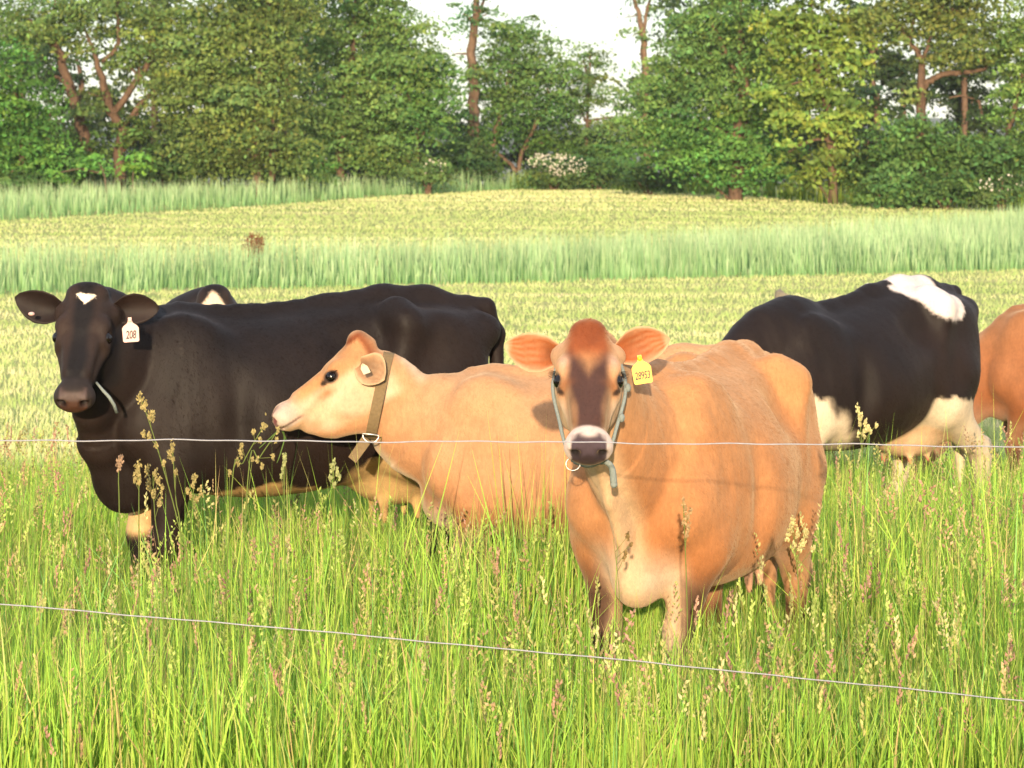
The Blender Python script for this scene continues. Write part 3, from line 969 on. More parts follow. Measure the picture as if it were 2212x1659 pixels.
if DO_COWS:
    # front fawn cow, facing the camera, body running back to the right
    D = Cow(name="fawn_cow", label="fawn cow with a dark face and yellow tag 28953 staring over the wire",
            O=(.615, 9.93, 0), rz=rzh(68), s=1.0, eye=at(1271, 823, 8.84), hs=.88, Fw=(-.015, -.78, -.62), Uw=(0, -.62, .78), lashes=True, hair=75000,
            neck=[(.46, 0, .93, .235, .66), (.62, 0, .99, .20, .60), (.79, 0, 1.085, .160, .60)],
            dewlap=([(.90, 0, 1.02), (.78, 0, .86), (.69, 0, .74), (.60, 0, .62)], [.05, .06, .06, .07], .42),
            front_legs=[(.0, .105), (-.02, .15)], fat=1.02,
            ears={1: dict(E=(.90, .10, .27), N=(.10, -1, -.05), cin=(.32, .090, .028), cout=(.42, .21, .09), crim=(.52, .33, .20), len=.180, hw=.060),
                  -1: dict(E=(-.93, .10, .16), N=(-.10, -1, .05), cin=(.34, .098, .030), cout=(.42, .21, .09), crim=(.52, .33, .20), len=.180, hw=.062)})
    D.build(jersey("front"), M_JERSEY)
    # middle fawn cow in profile, with a collar
    C = Cow(name="fawn_cow", label="pale fawn cow in profile chewing grass, wearing a wide brown collar",
            O=(.27, 11.42, 0), rz=rzh(0), s=.955, front_drop=-.055, eye=at(716, 813, 11.29), eye_side=1, hs=.90, Fw=(-.85, -.04, -.525), Uw=(-.525, -.03, .85), tuft_at=(-.012, 0, .052), tuft=(.047, .055, .045),
            jaw=[(at(672, 903, 11.38), at(712, 893, 11.38), .060, .092), (at(712, 893, 11.38), at(790, 884, 11.38), .092, .095)], lashes=True, hair=55000, brisket=.45,
            neck=[(.42, 0, .915, .245, .80), (.57, 0, .935, .210, .68), (.70, 0, .975, .165, .60)], skull=-.125, nr=.76, knob=.028,
            front_legs=[(-.02, .14), (.06, .14)],
            ears={1: dict(E=(.72, -.50, -.42), N=(-.30, -.90, .30), root=(.040, .108, -.030), cin=(.33, .18, .095), cout=(.44, .24, .11), crim=(.50, .34, .20), len=.155, hw=.072, cup=.30),
                  -1: dict(E=(.45, .85, .05), N=(-.85, .2, .2), cin=(.46, .18, .07), cout=(.60, .31, .12), crim=(.70, .47, .26), len=.14)})
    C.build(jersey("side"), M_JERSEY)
    # black cow at the left, side-on, head turned to the camera
    A = Cow(name="black_cow", label="black cow with a white forehead mark and pale tag 208",
            O=(-.985, 12.05, 0), rz=rzh(21), s=1.12, eye=at(178, 729, 11.42), hs=.87, Fw=(-.02, -.72, -.69), Uw=(0, -.69, .72),
            hair=60000, belly=.035, front_drop=-.03, tuft=(.046, .082, .044),
            neck=[(.40, .01, .94, .235, .66), (.52, .04, .985, .215, .62), (.62, .11, 1.05, .180, .62)],
            dewlap=([(.76, .24, 1.00), (.72, .15, .86), (.67, .08, .74), (.61, .02, .64)], [.06, .07, .08, .09], .7),
            front_legs=[(.0, .15), (.03, .15)],
            ears={1: dict(E=(.93, .25, .10), N=(.25, -.95, -.12), cin=(.022, .012, .010), cout=(.014, .010, .010), crim=(.018, .012, .011), len=.175, hw=.057),
                  -1: dict(E=(-.93, .10, .28), N=(-.15, -1, -.05), cin=(.018, .011, .010), cout=(.014, .010, .010), crim=(.018, .012, .011), len=.190, hw=.060)})
    A.build(holstein("left"), M_HOLST)
    # black and white cow at the right, grazing
    OB = np.array([1.67, 14.70, 0])
    rB = rzh(44)
    hB = np.array([math.cos(rB), math.sin(rB), 0])
    B = Cow(name="black_and_white_cow", label="black and white cow with a white rump patch and full udder grazing",
            O=OB, rz=rB, s=1.105, P=OB + hB * 1.30 + np.array([0, 0, .55]), Fw=hB * .35 + np.array([0, 0, -.94]), Uw=hB * .94 + np.array([0, 0, .35]),
            step=.0150, fstep=.011, belly=.02, hair=26000, brisket=.4, front_drop=-.09, udder=1.22, fat=1.03,
            neck=[(.36, 0, .95, .255, .66), (.56, 0, .90, .22, .62), (.80, 0, .72, .17, .60), (1.0, 0, .54, .135, .64)],
            front_legs=[(.06, .13), (-.10, .13)], hind_legs=[(-.19, .15), (.16, .13)],
            ears={1: dict(E=hB * -.3 + np.array([.3, -.9, .1]), N=hB + np.array([0, 0, .3]), cin=(.02, .012, .01), cout=(.014, .01, .01), crim=(.018, .012, .011)),
                  -1: dict(E=hB * -.3 + np.array([-.3, .9, .1]), N=hB + np.array([0, 0, .3]), cin=(.02, .012, .01), cout=(.014, .01, .01), crim=(.018, .012, .011))})
    B.build(holstein("right"), M_HOLST)
    # brown cow at the right edge, grazing behind the black and white one
    OE = np.array([3.42, 17.4, 0]); rE = rzh(6); hE = np.array([math.cos(rE), math.sin(rE), 0])
    E_ = Cow(name="brown_cow", label="reddish brown cow grazing at the picture's edge behind the black and white cow",
             O=OE, rz=rE, s=.955, P=OE + hE * 1.12 + np.array([0, 0, .36]), Fw=hE * .45 + np.array([0, 0, -.9]), Uw=hE * .9 + np.array([0, 0, .45]),
             step=.022, fstep=.014, brisket=.3,
             neck=[(.40, 0, .93, .235, .64), (.58, 0, .86, .205, .58), (.78, 0, .66, .165, .56)],
             front_legs=[(.05, .13), (-.08, .13)],
             ears={1: dict(E=hE * -.3 + np.array([.2, -.9, .15]), N=hE + np.array([0, -.4, .3]), cin=(.3, .09, .03), cout=(.35, .14, .05), crim=(.4, .2, .1)),
                   -1: dict(E=hE * -.3 + np.array([-.2, .9, .15]), N=hE + np.array([0, .4, .3]), cin=(.3, .09, .03), cout=(.35, .14, .05), crim=(.4, .2, .1))})
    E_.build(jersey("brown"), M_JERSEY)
    # second black cow, almost hidden behind the first
    PF = at(463, 659, 12.75)
    Fc = Cow(name="black_cow", label="black cow with a white blaze almost hidden behind the black cow tagged 208",
             O=(-1.17, 13.5, 0), rz=rzh(4), s=1.07, P=PF, Fw=(.02, -.55, -.83), Uw=(0, -.83, .55), step=.026, fstep=.012, front_drop=-.03, tuft=(.060, .075, .05),
             neck=[(.40, .02, .94, .235, .66), (.48, .12, .985, .205, .64), (.52, .26, .98, .15, .64)],
             ears={1: dict(E=(.9, .2, -.35), N=(.2, -.95, 0), cin=(.02, .012, .01), cout=(.014, .01, .01), crim=(.018, .012, .011)),
                   -1: dict(E=(-.9, .1, -.35), N=(-.1, -1, 0), cin=(.02, .012, .01), cout=(.014, .01, .01), crim=(.018, .012, .011))})
    Fc.build(holstein("far"), M_HOLST)

    # ---- ear tags
    def lw(cow, w):       # world -> the cow's object space
        return cow.loc(w) * cow.s
    ear_tag(D, "ear_tag", lw(D, at(1386, 800, 8.84)), (1, 0, .16), (-.05, -1, .02), M_TAG_Y, "28953", 1.02, .60, .032, label="yellow ear tag numbered 28953")
    ear_tag(A, "ear_tag", lw(A, at(282, 714, 11.33)), (1, 0, .07), (-.08, -1, 0), M_TAG_P, "208", 1.12, .62, .040, label="pale pink ear tag numbered 208")
    gb = Geo(); gb.ball(lw(A, at(68, 678, 11.44)), (.013, .013, .008), None, 12, 7)
    o = link("ear_stud", gb.mesh("ear_stud"), M_TAG_P, A.root); o["label"] = "round pale button of the ear tag"
    ear_tag(C, "ear_tag", lw(C, at(788, 797, 11.13)), (.85, .1, .45), (-.2, -1, .1), M_TAG_W, None, .50, label="small cream ear tag",
            outline=[(-.028, -.036), (.028, -.044), (.028, .010), (.006, .046), (-.010, .04), (-.028, .012)])
    ear_tag(E_, "ear_tag", lw(E_, at(1912, 975, 16.95)), (1, 0, .1), (0, -1, 0), M_TAG_Y, None, 1.0, label="yellow ear tag")

    # ---- halter of the front cow
    hp = lambda f, l, u: D.hp(f, l, u)
    gh = Geo()
    left = catmull([hp(.02, -.105, -.06), hp(.14, -.123, -.085), hp(.26, -.100, -.125), hp(.36, -.078, -.15), hp(.405, -.050, -.185)], 6)
    right = catmull([hp(.02, .108, -.05), hp(.12, .128, -.055), hp(.20, .126, -.075), hp(.30, .098, -.12), hp(.37, .076, -.155), hp(.405, .045, -.185)], 6)
    over = catmull([hp(.02, -.105, -.06), hp(-.04, -.085, -.07), hp(-.075, 0, -.06), hp(-.04, .085, -.07), hp(.02, .108, -.05)], 6)
    under = catmull([hp(.405, -.050, -.185), hp(.415, 0, -.196), hp(.405, .045, -.185)], 5)
    jj = np.random.default_rng(3)
    for ln in (left, right, over, under):
        gh.tube(ln, .0052 + .0010 * jj.random(len(ln)), 8)
    for t in (9, 16):
        gh.ball(right[t] + D.hd(0, .008, 0), (.012, .010, .014), None, 8, 6)
    hal = link("halter", gh.mesh("halter"), M_ROPE, D.root)
    hal["label"] = "grey rope halter round the head"
    gt = Geo()
    te = D.loc(at(1310, 998, 8.72)); te2 = D.loc(at(1322, 1012, 8.72)); te3 = D.loc(at(1326, 1046, 8.73))
    gt.tube(catmull([hp(.405, .045, -.185), te, te2, te3], 5), np.linspace(.008, .011, 16), 8)
    gt.ball(te3, (.013, .012, .012), None, 8, 6)
    link("strap_end", gt.mesh("strap_end"), M_ROPE, hal)
    gr = Geo()
    cr = D.loc(at(1238, 1002, 8.72)); ax1, ax2 = D.vec((1, .1, .25)), D.vec((-.25, .1, 1))
    ang = np.linspace(0, 2 * math.pi, 25)[:-1]
    gr.tube(np.array([cr + ax1 * math.cos(a) * .021 + ax2 * math.sin(a) * .019 for a in ang]), .0021, 8, closed=True)
    link("halter_ring", gr.mesh("halter_ring"), M_STEEL, hal)

    # ---- collar of the middle cow
    def collar_band(cow, top_w, bot_w, half_lat, width, th, nm, mat):
        """elliptical strap round a neck; top and bottom points in world space"""
        t, b = cow.loc(top_w), cow.loc(bot_w)
        c = (t + b) / 2; up = (t - b) / 2; hgt = np.linalg.norm(up); up = up / hgt
        lat = np.array([0, 1.0, 0]); ax_ = np.cross(lat, up); ax_ /= np.linalg.norm(ax_)
        n = 48
        V = []
        for k in range(n):
            a = 2 * math.pi * k / n
            ca, sa = math.cos(a), math.sin(a)
            lw_ = half_lat * (1 - .28 * max(0, ca))          # narrower over the crest
            for wx, r in ((-width / 2, 0), (width / 2, 0), (width / 2, th), (-width / 2, th)):
                V.append(c + up * ca * (hgt + r) + lat * sa * (lw_ + r) + ax_ * wx)
        Q = []
        for k in range(n):
            m = (k + 1) % n
            for j in range(4):
                Q.append((k * 4 + j, k * 4 + (j + 1) % 4, m * 4 + (j + 1) % 4, m * 4 + j))
        g2 = Geo(); g2.add(np.array(V) * cow.s, np.array(Q)[:, ::-1])
        return link(nm, g2.mesh(nm, False), mat, cow.root)
    col = collar_band(C, at(840, 764, 11.38), at(801, 946, 11.38), .118, .044, .007, "collar", M_STRAP)
    col["label"] = "wide brown webbing collar"
    gr = Geo()
    cr = lw(C, at(801, 940, 11.22)); e1, e2 = C.vec((1, .05, -.1)), C.vec((.05, .1, 1))
    ang = np.linspace(math.pi * .98, math.pi * 2.02, 16)
    arc = [cr + e1 * math.cos(a) * .031 + e2 * (math.sin(a) * .028) for a in ang]
    gr.tube(np.array(arc + [cr + e1 * .0 + e2 * .004]), .0032, 8, closed=True)
    link("ring", gr.mesh("ring"), M_STEEL, col)
    fl_ = poly_plate("strap_end", [(-.020, -.055), (.018, -.058), (.021, .045), (-.021, .045)], .006, M_STRAP, col)
    fl_.matrix_local = frame_matrix(lw(C, at(779, 968, 11.27)), C.vec((.80, 0, -.55)), C.vec((0, -1, 0)))
    # loose end of a neck rope on the black cow
    gk = Geo()
    gk.tube(np.array([lw(A, at(*p)) for p in ((208, 826, 11.36), (222, 843, 11.34), (236, 858, 11.34), (246, 874, 11.36), (252, 891, 11.38))]), [.005, .006, .007, .007, .007], 8)
    link("neck_rope", gk.mesh("neck_rope"), M_ROPE, A.root)
    # grey sensor on the brown cow's neck strap
    pb = poly_plate("neck_sensor", [(-.045, -.05), (.03, -.06), (.045, .04), (-.03, .055)], .04, M_GREY, E_.root)
    pb.matrix_local = frame_matrix(lw(E_, at(1934, 962, 16.98)), E_.vec((1, 0, -.3)), E_.vec((0, -1, 0)))
    pb["label"] = "dark grey box on the neck strap"

# ------------------------------------------------------------------ wire fence
fence = tag(empty("wire_fence", (0, 7.8, 0)), "two galvanised fence wires strung across the tall grass before the cows", "fence")
def wire_pts(ul, vl, ur, vr, d, sag, wob, seed):
    r = np.random.default_rng(seed)
    us = np.linspace(-1400, 3600, 260)
    P = []
    ph = r.random(6) * 6.28
    for u in us:
        t = (u - ul) / (ur - ul)
        v = vl + (vr - vl) * t - sag * 4 * t * (1 - t)
        v += wob * (math.sin(u * .021 + ph[0]) * .5 + math.sin(u * .047 + ph[1]) * .35 + math.sin(u * .009 + ph[2]) * .6)
        P.append(at(u, v, d) - np.array([0, 7.8, 0]))
    return np.array(P)
for (a, nm) in (((0, 951, 2212, 965, 7.8, 3, 2.0, 1), "upper fence wire, nearly level"), ((0, 1305, 2212, 1515, 7.79, 7, 1.0, 2), "lower fence wire, slanting down across the grass")):
    gw = Geo(); gw.tube(wire_pts(*a), .0019, 6)
    o = link("wire", gw.mesh("wire"), M_WIRE, fence); o["label"] = nm
for x in (-3.12, 3.10):
    gp = Geo(); gp.tube(np.array([(x, .06, -.4), (x, .06, .5), (x + .004, .06, 1.30), (x + .004, .06, 1.33)]), [.058, .056, .052, .03], 14)
    link("post", gp.mesh("post"), M_POST, fence)

# weathered stump in the mown strip
gs = Geo()
bx = at(1693, 645, 47.0)
zb = float(zg(47.0))
gs.tube(np.array([(0, 0, -.1), (0, 0, .02), (0, 0, .20), (.005, 0, .235), (.01, 0, .24)]), [.17, .16, .15, .145, .10], 12)
stump = link("wooden_stump", gs.mesh("wooden_stump", False), M_POST)
stump.location = (bx[0], 47.0, zb)
tag(stump, "low weathered wooden stump in the mown strip behind the grazing cow", "stump")

# ------------------------------------------------------------------ grass
def blades(P, h, w, yaw, lean, cb, ct, segs=3, bend=1.0, face=None):
    """ribbons: P (n,3) roots, h heights, w widths, lean horizontal tip offset as a share of h"""
    n = len(P)
    la = rng.random(n) * 2 * math.pi
    ldir = np.stack([np.cos(la), np.sin(la), 0 * la], 1)
    wdir = np.stack([np.cos(yaw), np.sin(yaw), 0 * yaw], 1)
    V, Cc = [], []
    ts = np.linspace(0, 1, segs + 1)
    for t in ts[:-1]:
        c = P + ldir * (h * lean * (t ** 1.8))[:, None] + np.array([0, 0, 1.0]) * (h * (t - .25 * lean * t * t))[:, None]
        ww = (w * (1 - t) ** .6 * .5)[:, None] * wdir
        V += [c - ww, c + ww]
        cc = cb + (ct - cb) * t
        Cc += [cc, cc]
    t = 1.0
    V.append(P + ldir * (h * lean)[:, None] + np.array([0, 0, 1.0]) * (h * (1 - .25 * lean))[:, None]); Cc.append(ct)
    V = np.stack(V, 1); Cc = np.stack(Cc, 1)
    m = 2 * segs + 1
    b = (np.arange(n) * m)[:, None]
    Q = np.concatenate([b + np.array([2 * i, 2 * i + 1, 2 * i + 3, 2 * i + 2]) for i in range(segs - 1)], 0) if segs > 1 else None
    T = b + np.array([2 * segs - 2, 2 * segs - 1, 2 * segs])
    return V.reshape(-1, 3), Q, T, Cc.reshape(-1, 3)

def scatter(n, d0, d1, spread=1.25, power=1.0):
    d = d0 + (d1 - d0) * rng.random(n) ** power
    x = (rng.random(n) * 2 - 1) * d * math.tan(HFOV / 2) * spread
    return x, d

def mixcol(n, cols, wts):
    i = rng.choice(len(cols), n, p=np.array(wts) / sum(wts))
    c = np.array(cols)[i]
    return c * (0.75 + 0.5 * rng.random(n))[:, None]

SEEDV = []
def spikelet(geo_lists, c, axis, ln, wd, col):
    """stores many small diamond shaped seeds: arrays of centre, axis, length, width, colour"""
    geo_lists.append((c, axis, ln, wd, col))

def seeds_mesh(name, L, parent=None):
    c = np.concatenate([a[0] for a in L]); ax = np.concatenate([a[1] for a in L]); ln = np.concatenate([a[2] for a in L])
    wd = np.concatenate([a[3] for a in L]); cl = np.concatenate([a[4] for a in L])
    ax = ax / (np.linalg.norm(ax, axis=1)[:, None] + 1e-9)
    r = np.random.default_rng(5).normal(size=c.shape)
    s1 = np.cross(ax, r); s1 /= np.linalg.norm(s1, axis=1)[:, None] + 1e-9
    s2 = np.cross(ax, s1)
    n = len(c)
    a, b = c - ax * ln[:, None] * .5, c + ax * ln[:, None] * .5
    m = c - ax * ln[:, None] * .08
    V = np.stack([a, m + s1 * wd[:, None] * .5, m + (-.5 * s1 + .87 * s2) * wd[:, None] * .5, m + (-.5 * s1 - .87 * s2) * wd[:, None] * .5, b], 1)
    base = (np.arange(n) * 5)[:, None]
    T = np.concatenate([base + np.array(t) for t in ((0, 2, 1), (0, 3, 2), (0, 1, 3), (4, 1, 2), (4, 2, 3), (4, 3, 1))], 0)
    return arr_mesh(name, V.reshape(-1, 3), None, T, np.repeat(cl, 5, 0), False)

def head_on_cows(x, y):
    """how deep below a cow a point of the ground lies (True under a body)"""
    out = np.zeros(len(x), bool)
    for (ox, oy, rz, s) in COWFEET:
        dx, dy = x - ox, y - oy
        lx = (dx * math.cos(rz) + dy * math.sin(rz)) / s; ly = (-dx * math.sin(rz) + dy * math.cos(rz)) / s
        out |= (lx > -.95) & (lx < .75) & (np.abs(ly) < .38)
    return out
COWFEET = [(.615, 9.93, rzh(68), 1.0), (.27, 11.42, rzh(0), .965), (-.985, 12.05, rzh(21), 1.12), (1.67, 14.70, rzh(44), 1.13), (3.4, 17.3, rzh(6), 1.0), (-1.17, 13.5, rzh(4), 1.07)]

if DO_GRASS:
    # ---- tall meadow grass round the cows
    n = 138000
    x, y = scatter(n, 7.95, 18.5, 1.3, 1.15)
    P0 = np.stack([x, y, 0 * x], 1)
    pat = nz(P0, 2.3, 21); pat2 = nz(P0, 7.0, 22)
    keep = rng.random(n) < np.clip(.72 + .35 * pat2, .2, 1)
    x, y, pat, pat2, P0 = x[keep], y[keep], pat[keep], pat2[keep], P0[keep]
    n = len(x)
    h = (.23 + .29 * rng.random(n) ** 1.1) * (1 + .22 * pat) * np.interp(y, [7.9, 8.8, 9.6, 10.6, 12, 14, 18.5], [.95, 1.02, 1.18, 1.40, 1.28, 1.08, .6])
    h *= np.where(rng.random(n) < .10, 1.35, 1)
    h *= 1 - .42 * np.exp(-((x + 1.42) / .38) ** 2 - ((y - 10.9) / .9) ** 2)
    h *= 1 - .22 * sstep(-1.55, -1.95, x) * sstep(9, 10.5, y)
    und = head_on_cows(x, y)
    h = np.where(und, np.minimum(h, .34), h)
    w = .0046 + .0058 * rng.random(n)
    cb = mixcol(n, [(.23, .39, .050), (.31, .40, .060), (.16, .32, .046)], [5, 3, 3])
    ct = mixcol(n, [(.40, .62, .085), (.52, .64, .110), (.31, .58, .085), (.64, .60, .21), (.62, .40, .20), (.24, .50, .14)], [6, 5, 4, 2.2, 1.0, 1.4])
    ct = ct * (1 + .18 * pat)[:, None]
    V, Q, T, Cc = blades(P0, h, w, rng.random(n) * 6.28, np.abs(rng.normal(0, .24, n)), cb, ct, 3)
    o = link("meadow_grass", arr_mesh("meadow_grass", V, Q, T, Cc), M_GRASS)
    tag(o, "tall green meadow grass around the cows' legs", "grass", kind="stuff")
    # ---- grass in flower: stems and seed heads
    n = 2900
    x, y = scatter(n, 7.95, 18, 1.25, 1.1)
    P0 = np.stack([x, y, 0 * x], 1)
    h = .38 + .27 * rng.random(n) + .10 * nz(P0, 2.0, 31)
    h = h * np.interp(y, [7.9, 8.4, 9.6, 10.6, 12, 15, 18], [.80, .95, 1.08, 1.25, 1.2, 1, .7])
    und = head_on_cows(x, y)
    P0, h, x, y = P0[~und], h[~und], x[~und], y[~und]; n = len(x)
    lean = np.abs(rng.normal(0, .16, n))
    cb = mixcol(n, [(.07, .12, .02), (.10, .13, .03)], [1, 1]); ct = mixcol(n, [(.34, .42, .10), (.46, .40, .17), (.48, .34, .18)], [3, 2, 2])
    st = rng.bit_generator.state
    V, Q, T, Cc = blades(P0, h, np.full(n, .0028), rng.random(n) * 6.28, lean, cb, ct, 3)
    rng.bit_generator.state = st
    la = rng.random(n) * 2 * math.pi
    ldir = np.stack([np.cos(la), np.sin(la), 0 * la], 1)
    kind_ = rng.choice(3, n, p=[.48, .30, .22])
    tone = mixcol(n, [(.42, .40, .15), (.44, .31, .17), (.42, .25, .18), (.36, .44, .12), (.50, .47, .22)], [3, 2.4, 1.6, 4, 1.2])
    L = []
    def stem_at(t):
        return P0 + ldir * (h * lean * t ** 1.8)[:, None] + np.array([0, 0, 1.0]) * (h * (t - .25 * lean * t * t))[:, None]
    K = 12
    for k in range(K):
        q = k / (K - 1)
        for kd in range(3):
            m = kind_ == kd
            hl = (.085, .12, .10)[kd]                       # head length in m
            t = 1.01 - q * hl / h
            c = stem_at(t)[m]; nn = m.sum()
            r = rng.normal(size=(nn, 3)); r[:, 2] *= .3
            r /= np.linalg.norm(r, axis=1)[:, None]
            off = (.0045, .014 * (.3 + q), .008 * (1 if k % 3 else 2.2) * (.5 + q))[kd]
            axd = np.stack([0 * c[:, 0], 0 * c[:, 0], np.ones(nn)], 1) + r * (.45, .8, 1.0)[kd]
            ln = np.full(nn, (.017, .015, .018)[kd]) * (.8 + .5 * rng.random(nn)); wd = np.full(nn, (.0095, .0070, .0115)[kd])
            spikelet(L, c + r * off, axd, ln, wd, tone[m] * (.8 + .4 * rng.random(nn))[:, None])
    sv = seeds_mesh("flowering_heads", L)
    o = link("flowering_grass", sv, M_SEED)
    tag(o, "pinkish tan seed heads standing above the meadow grass", "seed heads", kind="stuff")
    o2 = link("flowering_stems", arr_mesh("flowering_stems", V, Q, T, Cc), M_GRASS)
    tag(o2, "thin pale stems of the flowering meadow grass", "grass stems", kind="stuff")
    # ---- short grass on this side of the fence
    n = 4500
    x = rng.uniform(-3.5, 3.5, n); y = rng.uniform(4.5, 7.9, n)
    h = .05 + .09 * rng.random(n)
    V, Q, T, Cc = blades(np.stack([x, y, 0 * x], 1), h, np.full(n, .006), rng.random(n) * 6.28, np.abs(rng.normal(0, .3, n)),
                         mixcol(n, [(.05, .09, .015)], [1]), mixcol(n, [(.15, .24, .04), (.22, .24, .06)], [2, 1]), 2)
    o = link("short_grass", arr_mesh("short_grass", V, Q, T, Cc), M_GRASS)
    tag(o, "short green grass on the near side of the fence", "grass", kind="stuff")
    # ---- stubble of the mown strips, nearer and farther
    def stubble(nm, lab, n, d0, d1, hs, ws, power, mask=None, segs=2, dry=.36):
        x, y = scatter(n, d0, d1, 1.35, power)
        if mask is not None:
            k = mask(x, y); x, y = x[k], y[k]
        n = len(x)
        P0 = np.stack([x, y, zg(y)], 1)
        band = nz(P0 * np.array([.12, 1, 0]), 1.1, 41) + .5 * nz(P0 * np.array([.5, 1.2, 0]), 2.2, 42)
        h = hs[0] + hs[1] * rng.random(n)
        h *= np.interp(y, [16, 19, 26], [1.9, 1.6, 1.0])
        green = mixcol(n, [(.38, .53, .17), (.45, .55, .19), (.32, .48, .16)], [3, 3, 1])
        straw = mixcol(n, [(.70, .61, .36), (.64, .60, .33), (.74, .61, .43)], [3, 3, 1.5])
        row = np.sin(y * 1.9 + x * .16 + 1.2 * nz(P0 * np.array([.1, .4, 0]), 1.0, 43))        # faint swaths left by the mower
        t_ = np.clip(dry + .34 * band + .12 * row + .20 * rng.normal(size=n), 0, 1)
        ct = lerp(green * .5 + green.mean(0) * .5, straw * .5 + straw.mean(0) * .5, t_) * (1 + .10 * band + .05 * row)[:, None]
        wd_ = (ws[0] + ws[1] * rng.random(n)) * np.interp(y, [16, 24, 38], [.42, .62, 1.0])
        V, Q, T, Cc = blades(P0, h, wd_, rng.normal(0, .6, n), np.abs(rng.normal(0, .45, n)), ct * .9, ct, segs)
        o = link(nm, arr_mesh(nm, V, Q, T, Cc), M_HAY)
        tag(o, lab, "grass", kind="stuff")
    # edges of the uncut strips, as lines over the field
    def s1_front(x): return np.interp(x, [-14, -10, 0, 10, 16], [50, 50, 55, 60, 64])
    def s1_back(x): return np.interp(x, [-20, -12, -4, 3, 9, 15, 22], [54.5, 54.5, 58, 64, 71, 80, 84])
    def s2_front(x): return np.interp(x, [-25, -15, -8, 0, 2.5], [80, 84, 92, 110, 115])
    def tree_line(x): return np.interp(x, [-25, -16, -8, -2, 2, 6, 10, 16, 22], [97, 98, 103, 113, 116, 108, 98, 92, 90])
    stubble("mown_grass", "mown yellowish stubble between the cows and the uncut strip", 112000, 15.5, 63, (.030, .058), (.011, .014), 1.35,
            lambda x, y: y < s1_front(x))
    stubble("mown_grass", "mown yellow band of the far field below the trees", 90000, 56, 117, (.045, .04), (.030, .030), .8,
            lambda x, y: (y > s1_back(x)) & (y < np.where(x < 2.5, s2_front(x), tree_line(x) - 3.2 - .8 * np.sin(x * 1.3))), 1, .42)
    def standing(nm, lab, n, d0, d1, hh, ws, cbs, cts, mask, power=1.0, edge=None):
        x, y = scatter(n, d0, d1, 1.35, power)
        k = mask(x, y); x, y = x[k], y[k]; n = len(x)
        P0 = np.stack([x, y, zg(y)], 1)
        pt = nz(P0, 1.1, 51); st_ = nz(P0 * np.array([3.0, .15, 0]), 1.4, 52)
        h = (hh[0] + hh[1] * rng.random(n)) * (1 + .10 * pt)
        if edge is not None: h = h * (.35 + .65 * sstep(-.2, 1.6 + .8 * pt, edge(x, y)))
        ct = mixcol(n, *cts) * (1 + .20 * st_ + .12 * pt)[:, None]
        V, Q, T, Cc = blades(P0, h, ws[0] + ws[1] * rng.random(n), rng.normal(0, .9, n), np.abs(rng.normal(0, .13, n)), mixcol(n, *cbs), np.clip(ct, .01, .7), 3)
        o = link(nm, arr_mesh(nm, V, Q, T, Cc), M_HAY)
        tag(o, lab, "grass", kind="stuff")
    pale = ([(.43, .54, .30), (.37, .50, .28), (.51, .58, .36), (.30, .46, .23)], [4, 4, 2, 2])
    basec = ([(.22, .40, .14), (.18, .36, .14)], [1, 1])
    standing("uncut_grass", "tall pale green uncut strip of grass crossing behind the cows", 105000, 49, 92, (.58, .36), (.014, .018), basec, pale,
             lambda x, y: (y > s1_front(x) - .25 + .25 * np.sin(x * 5)) & (y < s1_back(x)), .8, lambda x, y: y - s1_front(x))
    standing("uncut_grass", "far tall pale grass strip at the foot of the left trees", 42000, 79, 118, (.55, .36), (.02, .02), basec, pale,
             lambda x, y: (y > s2_front(x)) & (y < tree_line(x) - 1.2) & (x < 2.5), 1.0, lambda x, y: y - s2_front(x))
    standing("wild_grass", "yellow green wild grass under the right hand trees", 30000, 86, 118, (.40, .40), (.025, .025),
             ([(.07, .14, .02)], [1]), ([(.30, .38, .04), (.18, .28, .04), (.40, .40, .07)], [3, 3, 1]),
             lambda x, y: (y > tree_line(x) - 4.0 - .8 * np.sin(x * 1.3)) & (y < tree_line(x) + 2.5) & (x > -1))

